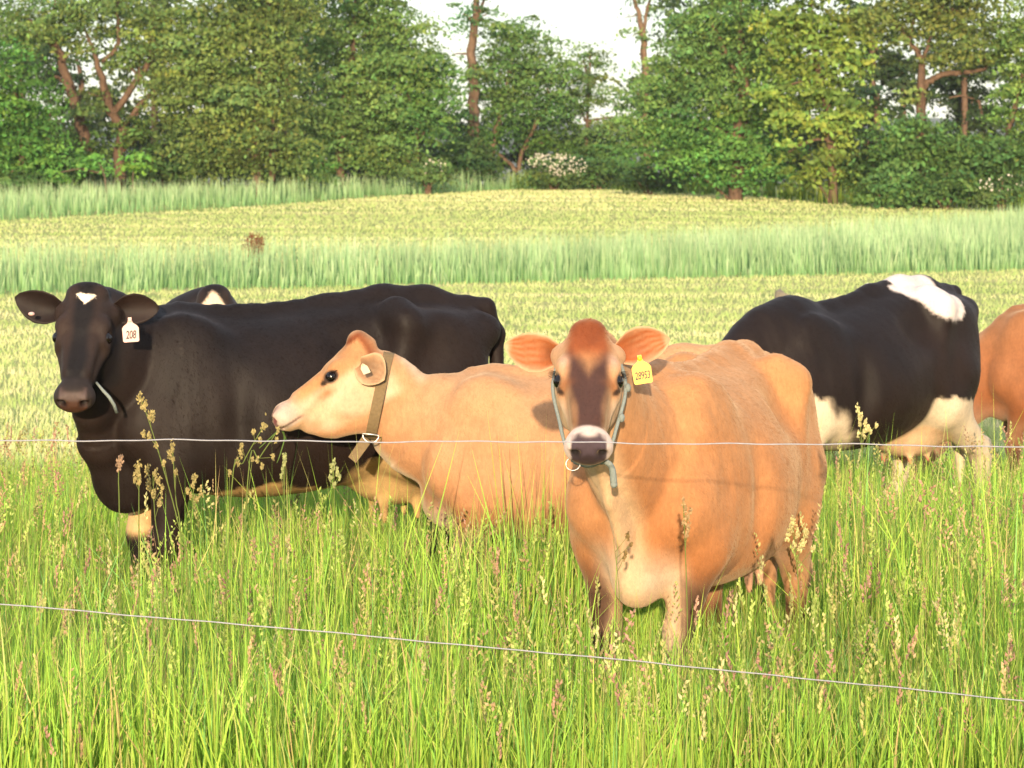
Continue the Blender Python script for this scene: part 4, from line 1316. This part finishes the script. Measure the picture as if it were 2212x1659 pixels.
# ------------------------------------------------------------------ trees
def crown_mesh(name, blobs, d, col, seed, leaf=.13, flat=.42, dens=300, gap=0.0):
    """leaf-sized faces gathered in flattened sprays inside uneven crown volumes (world coordinates minus base)"""
    r = np.random.default_rng(seed)
    Vs, Cs, Ns = [], [], 0
    for b in blobs:
        c, (rx, ry, rz_) = b[0], b[1]
        dn = b[2] if len(b) > 2 else 1.0
        tone = b[3] if len(b) > 3 else (1, 1, 1)
        area = math.pi * rx * rz_
        nl = int(area * dens * dn)
        nc = max(3, int(nl / 44))
        q = r.normal(size=(nc, 3)); q /= np.linalg.norm(q, axis=1)[:, None]
        rad = r.random(nc) ** .36
        wob = 1 + .30 * nz(q, 3.0, seed)
        cc = c + q * (rad * wob)[:, None] * np.array([rx, ry, rz_])
        cs = (.36 + .50 * r.random(nc)) * min(1.0, .45 + rx * .4)
        ctone = .55 + .75 * r.random(nc)
        chue = r.normal(size=nc) * .09
        k = r.integers(0, nc, nl)
        od = np.stack([q[:, 0], q[:, 1]], 1)
        off = r.normal(size=(nl, 3)) * cs[k][:, None] * np.array([.62, .62, .62 * flat * .55])
        rr = off[:, 0] ** 2 + off[:, 1] ** 2
        p = cc[k] + off; p[:, 2] -= rr * .45 / (.3 + cs[k])
        cn = r.normal(size=(nc, 3)) * .75 + q * .35 + np.array([0, -.25, .55]); cn /= np.linalg.norm(cn, axis=1)[:, None]
        nrm = r.normal(size=(nl, 3)) * .42 + cn[k] + np.stack([off[:, 0], off[:, 1], 0 * rr], 1) * .4
        nrm /= np.linalg.norm(nrm, axis=1)[:, None]
        a = np.cross(nrm, r.normal(size=(nl, 3))); a /= np.linalg.norm(a, axis=1)[:, None]
        bb = np.cross(nrm, a)
        s = leaf * (.5 + 1.0 * r.random(nl))
        V = np.stack([p - a * s[:, None] * .6, p + bb * s[:, None] * .36, p + a * s[:, None] * .7 - nrm * s[:, None] * .12, p - bb * s[:, None] * .36], 1)
        colr = 1.12 * np.asarray(col) * np.asarray(tone) * (ctone[k] * (.75 + .5 * r.random(nl)))[:, None] * np.stack([1 + chue[k], 1 + 0 * chue[k], 1 - chue[k]], 1)
        colr = colr * (1 + np.stack([.25 * r.normal(size=nl), .08 * r.normal(size=nl), 0 * k], 1) * .35)
        Vs.append(V.reshape(-1, 3)); Cs.append(np.repeat(np.clip(colr, .004, .6), 4, 0))
    V = np.concatenate(Vs); n = len(V) // 4
    Q = (np.arange(n) * 4)[:, None] + np.array([0, 1, 2, 3])
    return arr_mesh(name, V, Q, None, np.concatenate(Cs), False)

def trunk_mesh(name, limbs, col, seed):
    r = np.random.default_rng(seed)
    g3 = Geo()
    for L_ in limbs:
        P = catmull([p[:3] for p in L_], 5)
        R_ = np.interp(np.linspace(0, len(L_) - 1, len(P)), np.arange(len(L_)), [p[3] for p in L_])
        P = P + r.normal(size=P.shape) * (R_ * .18)[:, None]
        n = g3.n
        g3.tube(P, R_, 8)
        m = g3.n - n
        g3.C[-1] = np.asarray(col) * (.7 + .6 * r.random((m, 1)))
    return g3.mesh(name, True)

def tree(name, label, d, limbs, blobs, col, bark=(.15, .095, .065), leaf=.115, dens=720, flat=.36, group=None, cat="tree", seed=None, depth=.9):
    """limbs: lists of (u, v, radius m, optional depth offset); blobs: (u, v, ru px, rv px, density, tone)"""
    seed = seed if seed is not None else tree.n
    tree.n += 1
    u0, v0 = limbs[0][0][0], limbs[0][0][1]
    base = at(u0, v0, d); base[2] = float(zg(d)) - .05
    root = tag(empty(name, tuple(base)), label, cat, group)
    pm = FPX / d
    LL = []
    for i, L_ in enumerate(limbs):
        pts = []
        for j, q in enumerate(L_):
            dd = q[3] if len(q) > 3 else 0
            p = at(q[0], q[1], d) + np.array([0, dd, 0]) - base
            if i == 0 and j == 0: p[2] = -.1
            pts.append((p[0], p[1], p[2], q[2]))
        LL.append(pts)
    # hidden boughs from the trunk into each blob so that leaves hang on something
    for b in blobs:
        c = at(b[0], b[1], d) - base
        tp = min((p for L_ in LL[:len(limbs)] for p in L_), key=lambda p: (p[0] - c[0]) ** 2 + (p[2] - c[2] + .6) ** 2)
        LL.append([(tp[0], tp[1], tp[2], .05), ((tp[0] + c[0]) / 2, c[1] * .5, (tp[2] + c[2]) / 2 + .15, .035), (c[0], c[1], c[2], .015)])
    link("trunk", trunk_mesh("trunk", LL, bark, seed), M_BARK, root)
    BB = []
    for b in blobs:
        rx, rz_ = b[2] / pm, b[3] / pm
        BB.append((at(b[0], b[1], d) - base, (rx, rx * depth, rz_)) + tuple(b[4:]))
    link("crown", crown_mesh("crown", BB, d, col, seed, leaf, flat, dens), M_LEAF, root)
    return root
tree.n = 60

if DO_TREES:
    G1, OL, YG, DK, MD, LT = (.095, .215, .042), (.150, .215, .058), (.195, .280, .058), (.045, .085, .026), (.120, .200, .058), (.170, .270, .070)
    RB, GB = (.135, .085, .058), (.15, .115, .08)
    tree("broadleaf_tree", "bright green leafy tree at the left picture edge", 96,
         [[(40, 395, .16), (45, 300, .12), (30, 180, .07)]],
         [(40, 230, 85, 75), (70, 320, 75, 65), (-30, 130, 90, 70), (30, 370, 70, 40), (-60, 260, 90, 110)], G1)
    tree("forked_tree", "tree with bare reddish forking limbs and a thin crown", 99,
         [[(255, 385, .22), (255, 345, .2), (265, 285, .17), (240, 240, .16), (222, 180, .13), (205, 120, .08), (190, 80, .05)],
          [(243, 245, .12), (300, 168, .12), (324, 130, .10), (327, 75, .06), (335, 20, .03)],
          [(270, 270, .09), (300, 228, .09), (320, 210, .08), (336, 180, .05)],
          [(220, 135, .07), (250, 105, .08), (257, 80, .07), (253, 20, .06), (258, -40, .04)],
          [(262, 330, .06), (285, 310, .05), (312, 300, .03)]],
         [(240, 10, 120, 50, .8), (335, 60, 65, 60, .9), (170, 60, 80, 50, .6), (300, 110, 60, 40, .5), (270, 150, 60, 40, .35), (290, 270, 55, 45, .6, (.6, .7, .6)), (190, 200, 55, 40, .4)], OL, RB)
    tree("leaning_tree", "leaning tree with a reddish trunk beside the forked tree", 100,
         [[(195, 395, .2), (186, 320, .2), (166, 240, .19), (146, 175, .17), (122, 105, .13), (80, 76, .09), (30, 60, .05)],
          [(150, 190, .08), (130, 170, .06), (118, 165, .05)], [(128, 115, .08), (115, 50, .06), (120, -10, .04)]],
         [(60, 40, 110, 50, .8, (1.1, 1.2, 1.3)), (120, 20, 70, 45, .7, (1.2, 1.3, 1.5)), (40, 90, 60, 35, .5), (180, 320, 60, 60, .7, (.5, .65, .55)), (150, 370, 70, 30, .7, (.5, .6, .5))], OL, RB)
    tree("broadleaf_tree", "big olive green tree with leaves sweeping to the grass", 98,
         [[(553, 390, .2), (552, 330, .18), (556, 200, .15), (575, 60, .1), (583, -40, .06)], [(586, 388, .12), (588, 340, .1), (590, 250, .07)]],
         [(470, 60, 120, 60), (560, 20, 140, 60), (430, 140, 100, 60, .9), (560, 120, 120, 70, .9), (480, 210, 140, 60), (600, 220, 90, 60, .9), (440, 280, 90, 50, 1),
          (540, 290, 120, 55), (470, 345, 85, 36, 1), (610, 320, 80, 45), (390, 210, 55, 60, .7), (555, -50, 200, 50)], OL)
    tree("dead_limb_tree", "bare forked pale limb rising behind the olive tree", 101,
         [[(590, 390, .12), (590, 200, .12), (588, 75, .11), (584, 30, .09), (570, -5, .06), (560, -40, .04)], [(587, 45, .06), (600, 10, .05), (606, -20, .03)], [(588, 40, .04), (612, 32, .03), (630, 12, .015)]],
         [(640, 40, 40, 30, .5)], OL, (.19, .125, .085))
    tree("broadleaf_tree", "layered mid green tree left of the tall bare trunk", 104,
         [[(735, 385, .18), (735, 330, .16), (750, 200, .13), (763, 90, .09), (768, 0, .05)], [(900, 372, .06), (903, 320, .06), (897, 255, .05)], [(903, 310, .04), (915, 290, .03)]],
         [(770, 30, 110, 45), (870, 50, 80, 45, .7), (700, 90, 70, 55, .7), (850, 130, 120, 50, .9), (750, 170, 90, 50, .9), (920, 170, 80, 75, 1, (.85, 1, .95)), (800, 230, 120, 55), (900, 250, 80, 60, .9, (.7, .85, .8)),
          (710, 260, 70, 55), (780, 310, 100, 45), (860, 340, 90, 34, .9), (690, 345, 55, 34, .8, (.8, 1.1, .8)), (780, -40, 150, 50)], (.155, .255, .070))
    tree("tall_bare_tree", "tall tree with a long bare straight trunk before the sky", 112,
         [[(1026, 385, .27), (1024, 300, .24), (1022, 200, .2), (1020, 110, .17), (1027, 30, .14), (1035, -40, .1)], [(1024, 60, .07), (1042, 10, .06), (1056, -30, .04)],
          [(1022, 118, .05), (990, 116, .03), (975, 120, .015)]],
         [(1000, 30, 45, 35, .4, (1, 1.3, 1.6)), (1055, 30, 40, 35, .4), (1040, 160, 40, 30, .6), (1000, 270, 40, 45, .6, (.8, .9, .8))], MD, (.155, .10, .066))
    tree("broadleaf_tree", "rounded green tree right of the tall bare trunk", 114,
         [[(1060, 385, .22), (1058, 330, .18), (1090, 220, .1), (1110, 100, .06)], [(1117, 372, .09), (1100, 352, .07), (1065, 325, .06), (1032, 303, .04)],
          [(1120, 370, .09), (1128, 325, .08), (1150, 285, .06), (1175, 240, .04), (1190, 215, .02)]],
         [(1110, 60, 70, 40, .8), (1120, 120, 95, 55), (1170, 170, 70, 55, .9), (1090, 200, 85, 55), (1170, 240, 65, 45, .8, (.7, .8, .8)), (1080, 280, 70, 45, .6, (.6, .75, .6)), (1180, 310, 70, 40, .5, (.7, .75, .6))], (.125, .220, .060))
    tree("slender_tree", "feathery thin slender tree left of the gap of sky", 116,
         [[(1262, 385, .08), (1266, 300, .07), (1272, 200, .05), (1275, 110, .03)], [(1265, 262, .05), (1290, 258, .045), (1325, 252, .03)]],
         [(1260, 130, 50, 45, .6), (1290, 180, 45, 55, .5), (1230, 200, 60, 60, .8), (1280, 260, 60, 45, .5), (1250, 310, 70, 40, .7, (.7, .8, .7)), (1330, 330, 60, 30, .7, (.7, .9, .7))], (.140, .225, .065))
    tree("bare_trunk_tree", "slim bare forked trunk standing in the gap of sky", 118,
         [[(1398, 390, .17), (1396, 250, .16), (1394, 160, .14), (1390, 80, .13), (1378, 25, .09), (1364, -20, .07)], [(1389, 70, .08), (1396, 30, .07), (1408, -15, .05)], [(1380, 32, .03), (1350, 38, .015)]],
         [(1365, 80, 30, 25, .25), (1400, 10, 45, 30, .3), (1370, 190, 45, 35, .4), (1355, 290, 40, 40, .6)], MD, (.18, .115, .075))
    tree("broadleaf_tree", "huge dense green tree right of the sky gap", 97,
         [[(1590, 400, .26), (1595, 300, .22), (1605, 180, .18), (1600, 60, .12)], [(1600, 170, .1), (1570, 120, .08), (1545, 60, .05)]],
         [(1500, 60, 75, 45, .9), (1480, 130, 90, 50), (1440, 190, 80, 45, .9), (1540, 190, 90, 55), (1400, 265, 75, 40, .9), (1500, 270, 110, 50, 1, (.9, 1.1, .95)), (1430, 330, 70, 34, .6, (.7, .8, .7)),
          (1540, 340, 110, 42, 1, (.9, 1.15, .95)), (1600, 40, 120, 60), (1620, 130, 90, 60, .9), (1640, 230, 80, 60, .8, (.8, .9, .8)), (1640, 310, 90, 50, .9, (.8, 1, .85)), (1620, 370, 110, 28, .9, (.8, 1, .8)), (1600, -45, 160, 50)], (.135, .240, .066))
    tree("maple_tree", "yellow green tree with big leaves among darker trees", 94,
         [[(1800, 415, .16), (1795, 300, .14), (1775, 180, .11), (1750, 60, .07)]],
         [(1720, 40, 90, 40, .9), (1790, 70, 90, 45), (1740, 120, 100, 45, .9), (1820, 140, 60, 40, .8), (1680, 195, 55, 38, .9), (1760, 190, 70, 40, .8), (1830, 225, 60, 38, .8),
          (1700, 245, 40, 40, .8), (1790, 270, 50, 34, .7), (1790, 335, 45, 45, .9), (1740, 372, 50, 24, .8), (1700, 330, 40, 24, .5), (1760, -40, 130, 40)], YG, leaf=.15, dens=560)
    tree("bent_branch_tree", "tree with one long bent bough against the light", 93,
         [[(1993, 425, .18), (1988, 330, .17), (1990, 240, .16), (1990, 190, .15), (1990, 130, .1), (1965, 90, .07), (1940, 60, .04)], [(1990, 195, .1), (2015, 170, .1), (2050, 158, .09), (2090, 156, .08), (2130, 148, .05)],
          [(1990, 140, .06), (2010, 80, .05), (2030, 30, .03)], [(2050, 212, .03), (2075, 207, .03), (2105, 214, .02)]],
         [(1980, 20, 90, 50, 1), (2080, 30, 90, 50, 1), (2120, 95, 70, 45, .9), (1910, 20, 60, 50, .7), (2010, 100, 55, 35, .6), (1940, 60, 40, 40, .35), (2060, -30, 140, 40), (1975, 200, 30, 25, .4)], (.165, .215, .060), RB)
    tree("broadleaf_tree", "light green tree at the right picture edge", 92,
         [[(2165, 430, .12), (2178, 300, .11), (2205, 180, .08), (2225, 80, .05)]],
         [(2200, 60, 60, 60), (2210, 150, 55, 60, .9), (2190, 240, 50, 50, .7, (.7, .8, .7)), (2270, 120, 90, 110), (2280, 300, 90, 90)], LT)
    # understorey shrubs along the foot of the trees
    sh = [(20, 385, 70, 30, 95, .6, "dark leafy shrub under the bright left tree"), (120, 350, 70, 50, 97, .5, "dark shrub before the leaning reddish trunk"),
          (350, 340, 70, 55, 99, .6, "dark green shrub right of the forked tree"), (640, 365, 60, 34, 99, .85, "low green shrub under the olive tree's right side"),
          (1010, 340, 60, 45, 110, .6, "dusky shrub left of the tall bare trunk"), (1290, 365, 70, 34, 110, .7, "green shrub right of the white flowering bush"),
          (1400, 375, 70, 30, 103, .5, "dark shrub under the huge tree's left side"), (1870, 340, 80, 70, 95, .62, "brownish green shrub right of the yellow green tree"),
          (1990, 300, 90, 60, 92.5, 1.0, "leafy mid green shrub before the bent bough tree"), (2090, 330, 80, 60, 92, 1.0, "full green shrub near the right edge"),
          (1920, 400, 70, 40, 91, .8, "low green shrub below the bent bough tree"), (2040, 395, 80, 40, 90.5, .8, "low dark shrub right of the reddish trunk foot"), (2170, 350, 70, 60, 91, .75, "tall dark shrub at the right edge")]
    for i, (u, v, ru, rv, d, tn, lab) in enumerate(sh):
        tree("shrub", lab, d, [[(u, v + rv, .05), (u, v, .03), (u + 8, v - rv * .6, .02)]],
             [(u, v, ru, rv), (u - ru * .5, v + rv * .3, ru * .5, rv * .6), (u + ru * .5, v + rv * .35, ru * .5, rv * .6)], (.105 * tn, .205 * tn, .056 * tn), leaf=.12, cat="shrub", group="shrubs along the tree line")
    tree("sapling", "bright sapling with a slanting stem at the forked tree's foot", 94, [[(232, 398, .03), (225, 375, .03), (205, 340, .02)]], [(195, 345, 34, 22, 1.1), (120, 375, 20, 14, .8)], (.12, .27, .055), GB, cat="sapling")
    tree("sapling", "yellow green sapling right of the forked trunk", 94, [[(285, 398, .02), (288, 370, .02), (292, 345, .015)]], [(290, 350, 30, 26, 1.0)], (.14, .29, .050), GB, cat="sapling")
    # white flowering bushes
    def flowering(label, u, v, ru, rv, d, nf, seed):
        rt = tree("flowering_bush", label, d, [[(u, v + rv, .03), (u, v, .02), (u + 5, v - rv * .5, .01)]], [(u, v + 4, ru, rv, 1.1), (u + ru * .4, v + rv * .5, ru * .7, rv * .8), (u - ru * .5, v + rv * .6, ru * .7, rv * .7), (u, v + rv * .9, ru * 1.2, rv * .5)], (.10, .17, .05), cat="bush")
        r = np.random.default_rng(seed)
        pm = FPX / d
        b = np.array(rt.location)
        q = r.normal(size=(nf, 3)); q[:, 1] = -np.abs(q[:, 1]); q /= np.linalg.norm(q, axis=1)[:, None]
        lump = 1 + .28 * nz(q, 4.0, seed + 40)
        q[:, 2] = q[:, 2] * .9 + .1
        c = at(u, v, d) - b + q * lump[:, None] * np.array([ru, ru * .9, rv]) / pm * (.75 + .42 * r.random((nf, 1)))
        c = c[nz(c, 3.5, seed + 41) > -.35]; q = q[:len(c)]; nf = len(c)
        up = q + r.normal(size=(nf, 3)) * .5
        V, Q, n = [], [], 0
        gq = Geo()
        for p, w_ in zip(c, up):
            w_ = w_ / np.linalg.norm(w_); a = np.cross(w_, (0.2, .3, 1)); a /= np.linalg.norm(a); bb = np.cross(w_, a)
            k = r.random() * .025 + .028
            ring = [p + (a * math.cos(t) + bb * math.sin(t)) * k * (1 if i % 2 else .55) for i, t in enumerate(np.linspace(0, 2 * math.pi, 10, endpoint=False))]
            gq.add(np.array(ring + [p + w_ * .02]), None, [(10, i, (i + 1) % 10) for i in range(10)], (.80, .72, .62))
        o = link("blossom", gq.mesh("blossom", False), M_SEED, rt); o["kind"] = "stuff"
    flowering("bush covered in white blossom at the tree line", 1197, 362, 56, 28, 109, 420, 1)
    flowering("small green bush with few white blossoms left of the tall trunk", 925, 362, 42, 20, 103, 60, 2)
    flowering("low bush with pale blossoms at the right edge of the field", 2165, 400, 50, 22, 89, 50, 3)
    # belt trees behind; shade for the front gaps is in their dark leaf colour
    bk = [(-40, 260, 120, 130), (110, 300, 110, 100), (300, 300, 120, 110), (440, 200, 130, 190), (610, 200, 120, 170), (740, 220, 120, 150), (860, 230, 110, 140), (980, 290, 90, 80), (1150, 290, 110, 75),
          (1290, 325, 90, 50), (1450, 240, 110, 130), (1600, 200, 130, 180), (1740, 240, 120, 140), (1860, 290, 90, 90), (2000, 330, 110, 80), (2120, 290, 110, 120), (2260, 260, 110, 150),
          (40, 90, 120, 110), (330, 60, 120, 120), (620, 40, 150, 120), (810, 60, 80, 90), (1540, 50, 120, 110), (1880, 80, 100, 110), (2080, 90, 110, 110), (170, 180, 100, 110), (1945, 160, 80, 70), (2065, 205, 90, 50), (1890, 205, 70, 50)]
    BKL = ["at the far left picture edge", "low behind the leaning reddish trunk", "low behind the forked tree", "behind the left side of the big olive tree", "behind the right side of the big olive tree",
           "behind the left side of the layered tree", "behind the right side of the layered tree", "low behind the tall bare trunk", "behind the rounded tree beside the bare trunk", "low in the gap of sky",
           "behind the left side of the huge dense tree", "behind the right side of the huge dense tree", "behind the yellow green tree", "low right of the yellow green tree", "low behind the bent bough tree",
           "behind the long bent bough's tip", "at the far right picture edge", "tall above the bright green left tree", "tall above the forked tree", "tall above the big olive tree", "tall above the layered tree",
           "tall above the huge dense tree", "tall right of the yellow green tree", "tall above the bent bough tree", "mid-high between the leaning and the forked trunks", "mid-high left of the bent bough tree", "low under the long bent bough", "mid-high right of the yellow green tree"]
    for i, (u, v, ru, rv) in enumerate(bk):
        d = 121 + (i * 37 % 9)
        t_ = tree("background_tree", "dim tree of the rear belt " + BKL[i], d, [[(u, 395, .16), (u + 6, v + 20, .13), (u - 5, v - rv * .6, .06)]] ,
                  [(u, v, ru, rv * .75, .75), (u - ru * .3, v - rv * .45, ru * .6, rv * .5, .6), (u + ru * .3, v + rv * .5, ru * .8, rv * .45, .8), (u, 365, ru * .8, 38, .9)], (.045, .078, .026), dens=215, leaf=.18, group="trees behind the front row")

# ------------------------------------------------------------------ single tall flowering stalks before the cows
def stalk(label, pts, d, heads, tone, r0=.0022, hr=.0100):
    """pts: (u, v) from foot to tip; heads: (u, v, size) clusters"""
    P = np.array([at(u, v, d) for u, v in pts])
    base = P[0].copy(); base[2] = 0
    rt = tag(empty("grass_stalk", tuple(base)), label, "grass stalk", "tall flowering grass stalks")
    path = np.concatenate([[[0, 0, -.02]], P[1:] - base])
    gs_ = Geo(); gs_.tube(catmull(path, 6), np.linspace(r0, r0 * .5, (len(path) - 1) * 6 + 1), 5, (.20, .26, .06))
    link("stem", gs_.mesh("stem"), M_GRASS, rt)
    for j, (u, v, sz) in enumerate(heads):
        c = at(u, v, d) - base
        r = np.random.default_rng(int(u * 7 + v))
        m = int(9 + sz * 14)
        off = r.normal(size=(m, 3)) * np.array([.45, .45, 1.0]) * hr * sz * .75
        cl = np.asarray(tone) * (.75 + .5 * r.random((m, 1)))
        ax = np.array([0, 0, 1.0]) + r.normal(size=(m, 3)) * .55
        me = seeds_mesh("seed_head", [(c + off, ax, np.full(m, .011) * (.8 + .5 * r.random(m)), np.full(m, .0068), cl)])
        link("seed_head", me, M_SEED, rt)["kind"] = "stuff"
        # little side branch to the head
        k = np.argmin(np.linalg.norm(path - c, axis=1)); cp = catmull(path, 6); k = np.argmin(np.linalg.norm(cp - c, axis=1))
        gb_ = Geo(); gb_.tube(np.array([cp[max(k - 2, 0)], c]), .0008, 4, (.24, .27, .08))
        link("branch", gb_.mesh("branch"), M_GRASS, rt)
TN, TP, TG = (.38, .31, .13), (.38, .25, .16), (.36, .38, .16)
stalk("tallest flowering stalk before the black cow's chest, leaning left", [(420, 1600), (405, 1250), (385, 1130), (345, 985), (320, 905), (305, 862)], 8.3,
      [(303, 858, 1.2), (311, 880, .9), (313, 872, .7), (330, 894, .9), (324, 901, .8), (311, 938, .8), (321, 940, .6), (337, 962, .5), (354, 1000, .5)], TN)
stalk("upright stalk with clustered heads right of the tallest one", [(400, 1600), (392, 1200), (380, 1080), (374, 990), (372, 965)], 8.4, [(371, 968, 1.0), (366, 983, .8), (374, 992, .6), (380, 1022, .6)], TN)
stalk("stalk with a narrow pinkish spike before the black cow's chest", [(262, 1500), (258, 1150), (256, 1030), (260, 985)], 8.3, [(261, 988, .9), (258, 998, .9), (257, 1009, .8)], TP)
stalk("stalk with a thick pale spike before the black cow's forelegs", [(300, 1600), (300, 1180), (300, 1060), (299, 1000)], 8.3, [(300, 1003, 1.0), (298, 1016, 1.1), (297, 1030, 1.1), (302, 1040, .8), (291, 1038, .6)], TN)
stalk("bushy flowering stalk beside the tallest one's foot", [(372, 1600), (350, 1250), (335, 1120), (330, 1020)], 8.5, [(318, 1015, .9), (336, 1025, 1.1), (342, 1040, 1.0), (320, 1050, .9), (350, 1055, .9), (332, 1065, 1.1), (345, 1085, 1.1), (322, 1040, .7)], TN)
stalk("leaning stalk with scattered heads left of the pale muzzle", [(470, 1480), (500, 1060), (525, 1000), (555, 945), (572, 918)], 8.6, [(570, 920, 1.2), (547, 934, .7), (561, 951, .7), (522, 962, .6), (520, 978, 1.0), (513, 999, .7), (496, 1020, .6)], TN)
stalk("second leaning stalk just under the pale muzzle", [(500, 1500), (535, 1040), (560, 990), (590, 945), (602, 925)], 8.5, [(600, 930, .7), (597, 950, .6), (556, 993, .7), (545, 992, .5), (590, 988, .6), (566, 1005, .5)], TN)
stalk("stalk with a slim head before the black cow's belly", [(622, 1500), (615, 1200), (614, 1020), (615, 985)], 8.5, [(615, 988, .8), (614, 1000, .7), (611, 1015, .6), (608, 1030, .5)], TG)
stalk("stalk with a loose open head beneath the brown collar", [(728, 1500), (724, 1200), (722, 1060), (720, 1000)], 8.6, [(721, 1003, 1.0), (716, 1016, .7), (728, 1018, .6), (714, 1034, .7), (733, 1030, .6), (722, 1046, .6)], TG)
stalk("short stalk with tan heads right of the black cow's foreleg", [(408, 1500), (412, 1200), (416, 1090), (421, 1028)], 8.5, [(420, 1032, 1.0), (416, 1045, .7), (405, 1058, .7), (412, 1070, .6), (434, 1062, 1.1), (426, 1080, .9)], TN)
stalk("stalk with a bright loose head before the white belly", [(1880, 1500), (1870, 1200), (1864, 1000), (1856, 890)], 8.5, [(1854, 888, 1.0), (1859, 900, .8), (1858, 915, .6), (1869, 914, .9), (1873, 925, .9), (1866, 935, 1.0), (1855, 938, .6), (1880, 930, .6), (1893, 918, .5)], (.55, .50, .24))
stalk("stalk with fat pale clusters before the fawn flank's edge", [(1730, 1620), (1728, 1350), (1722, 1230), (1712, 1120)], 8.4, [(1712, 1128, 1.3), (1708, 1142, 1.2), (1723, 1152, 1.2), (1742, 1150, 1.1), (1700, 1160, .9), (1735, 1172, 1.2), (1728, 1185, 1.0), (1755, 1185, .9), (1715, 1178, .9)], (.55, .48, .22))
stalk("dark slim stalk before the fawn cow's pale brisket", [(1350, 1600), (1340, 1350), (1335, 1250), (1325, 1165)], 8.4, [(1356, 1158, .8), (1363, 1176, .5), (1352, 1195, .7), (1348, 1205, .7)], (.22, .15, .06), r0=.0014)
stalk("feathery tan stalk before the fawn cow's shoulder crease", [(1490, 1620), (1485, 1350), (1480, 1180), (1475, 1080)], 8.4, [(1477, 1085, .8), (1480, 1100, .9), (1484, 1116, .9), (1478, 1130, .9), (1488, 1140, .8), (1492, 1105, .7), (1482, 1155, .8)], (.42, .28, .14))

# the blades that the profile cow is chewing
if DO_COWS:
    gm = Geo()
    for pts in ([(604, 928, 11.36), (585, 945, 11.33), (560, 968, 11.30)], [(612, 932, 11.36), (614, 950, 11.30), (604, 985, 11.28), (598, 1000, 11.28)], [(610, 932, 11.36), (616, 944, 11.32), (618, 950, 11.31)]):
        gm.tube(catmull([at(*p) for p in pts], 5) - at(604, 930, 11.36), np.linspace(.0035, .0015, (len(pts) - 1) * 5 + 1), 5, (.14, .24, .05))
    o = link("grass_wisp", gm.mesh("grass_wisp"), M_GRASS)
    o.location = at(604, 930, 11.36)
    tag(o, "few green blades hanging from the profile cow's mouth", "grass wisp")

# pink clover flower in the near right corner
cl = at(2078, 1638, 8.3)
rt = tag(empty("clover_flower", (cl[0], cl[1], 0)), "single pink clover flower low in the near right corner", "flower")
gc = Geo(); gc.tube(np.array([(0, 0, 0), (.01, 0, cl[2] * .5), (0, 0, cl[2] - .008)]), .0014, 5, (.12, .20, .05))
link("stem", gc.mesh("stem"), M_GRASS, rt)
r = np.random.default_rng(4)
q = r.normal(size=(70, 3)); q /= np.linalg.norm(q, axis=1)[:, None]
q[:, 2] = np.abs(q[:, 2]) * 1.0 - .25
me = seeds_mesh("flower_head", [(np.array([0, 0, cl[2]]) + q * .009, q + np.array([0, 0, .5]), np.full(70, .012), np.full(70, .004), np.array([.62, .12, .22]) * (.7 + .6 * r.random((70, 1))))])
link("flower_head", me, M_SEED, rt)

# brown dock plant in the uncut strip
dk = at(549, 545, 55.8)
zb = float(zg(55.8)) - .26
rt = tag(empty("dock_plant", (dk[0], 55.8, zb)), "brown seeding dock plant in the pale uncut grass", "plant")
gd = Geo(); L = []
r = np.random.default_rng(9)
for k, (dx, hh) in enumerate(((-.16, 1.06), (-.05, 1.18), (.06, 1.14), (.15, 1.10), (.02, 1.0))):
    gd.tube(np.array([(0, 0, -.02), (dx * .5, 0, .5), (dx, 0, hh)]), [.012, .009, .005], 5, (.16, .06, .03))
    m = 70
    t = .72 + .28 * r.random(m)
    c = np.stack([dx * t, 0 * t, hh * t], 1) + r.normal(size=(m, 3)) * .028
    L.append((c, r.normal(size=(m, 3)), np.full(m, .05), np.full(m, .035), np.array([.22, .085, .045]) * (.6 + .7 * r.random((m, 1)))))
link("stem", gd.mesh("stem"), M_BARK, rt)
link("seed_head", seeds_mesh("seed_head", L), M_SEED, rt)["kind"] = "stuff"

# ------------------------------------------------------------------ thin evening air between the field and the far hills
hz = Geo()
X0, X1, Y0, Y1, Z0, Z1 = -2600, 2600, -400, 3300, -12, 90
hz.add([(x, y, z) for x in (X0, X1) for y in (Y0, Y1) for z in (Z0, Z1)], [(0, 1, 3, 2), (4, 6, 7, 5), (0, 4, 5, 1), (2, 3, 7, 6), (0, 2, 6, 4), (1, 5, 7, 3)])
mh = bpy.data.materials.new("evening_haze"); mh.use_nodes = True
nt = mh.node_tree
nt.nodes.remove(nt.nodes["Principled BSDF"])
pv = nt.nodes.new("ShaderNodeVolumePrincipled")
pv.inputs["Color"].default_value = (.86, .91, 1.0, 1); pv.inputs["Density"].default_value = HAZE; pv.inputs["Anisotropy"].default_value = 0.0
nt.links.new(pv.outputs[0], nt.nodes["Material Output"].inputs["Volume"])
hzo = link("haze", hz.mesh("haze", False), mh)
tag(hzo, "thin pale evening haze over the far hills", "haze", kind="stuff")
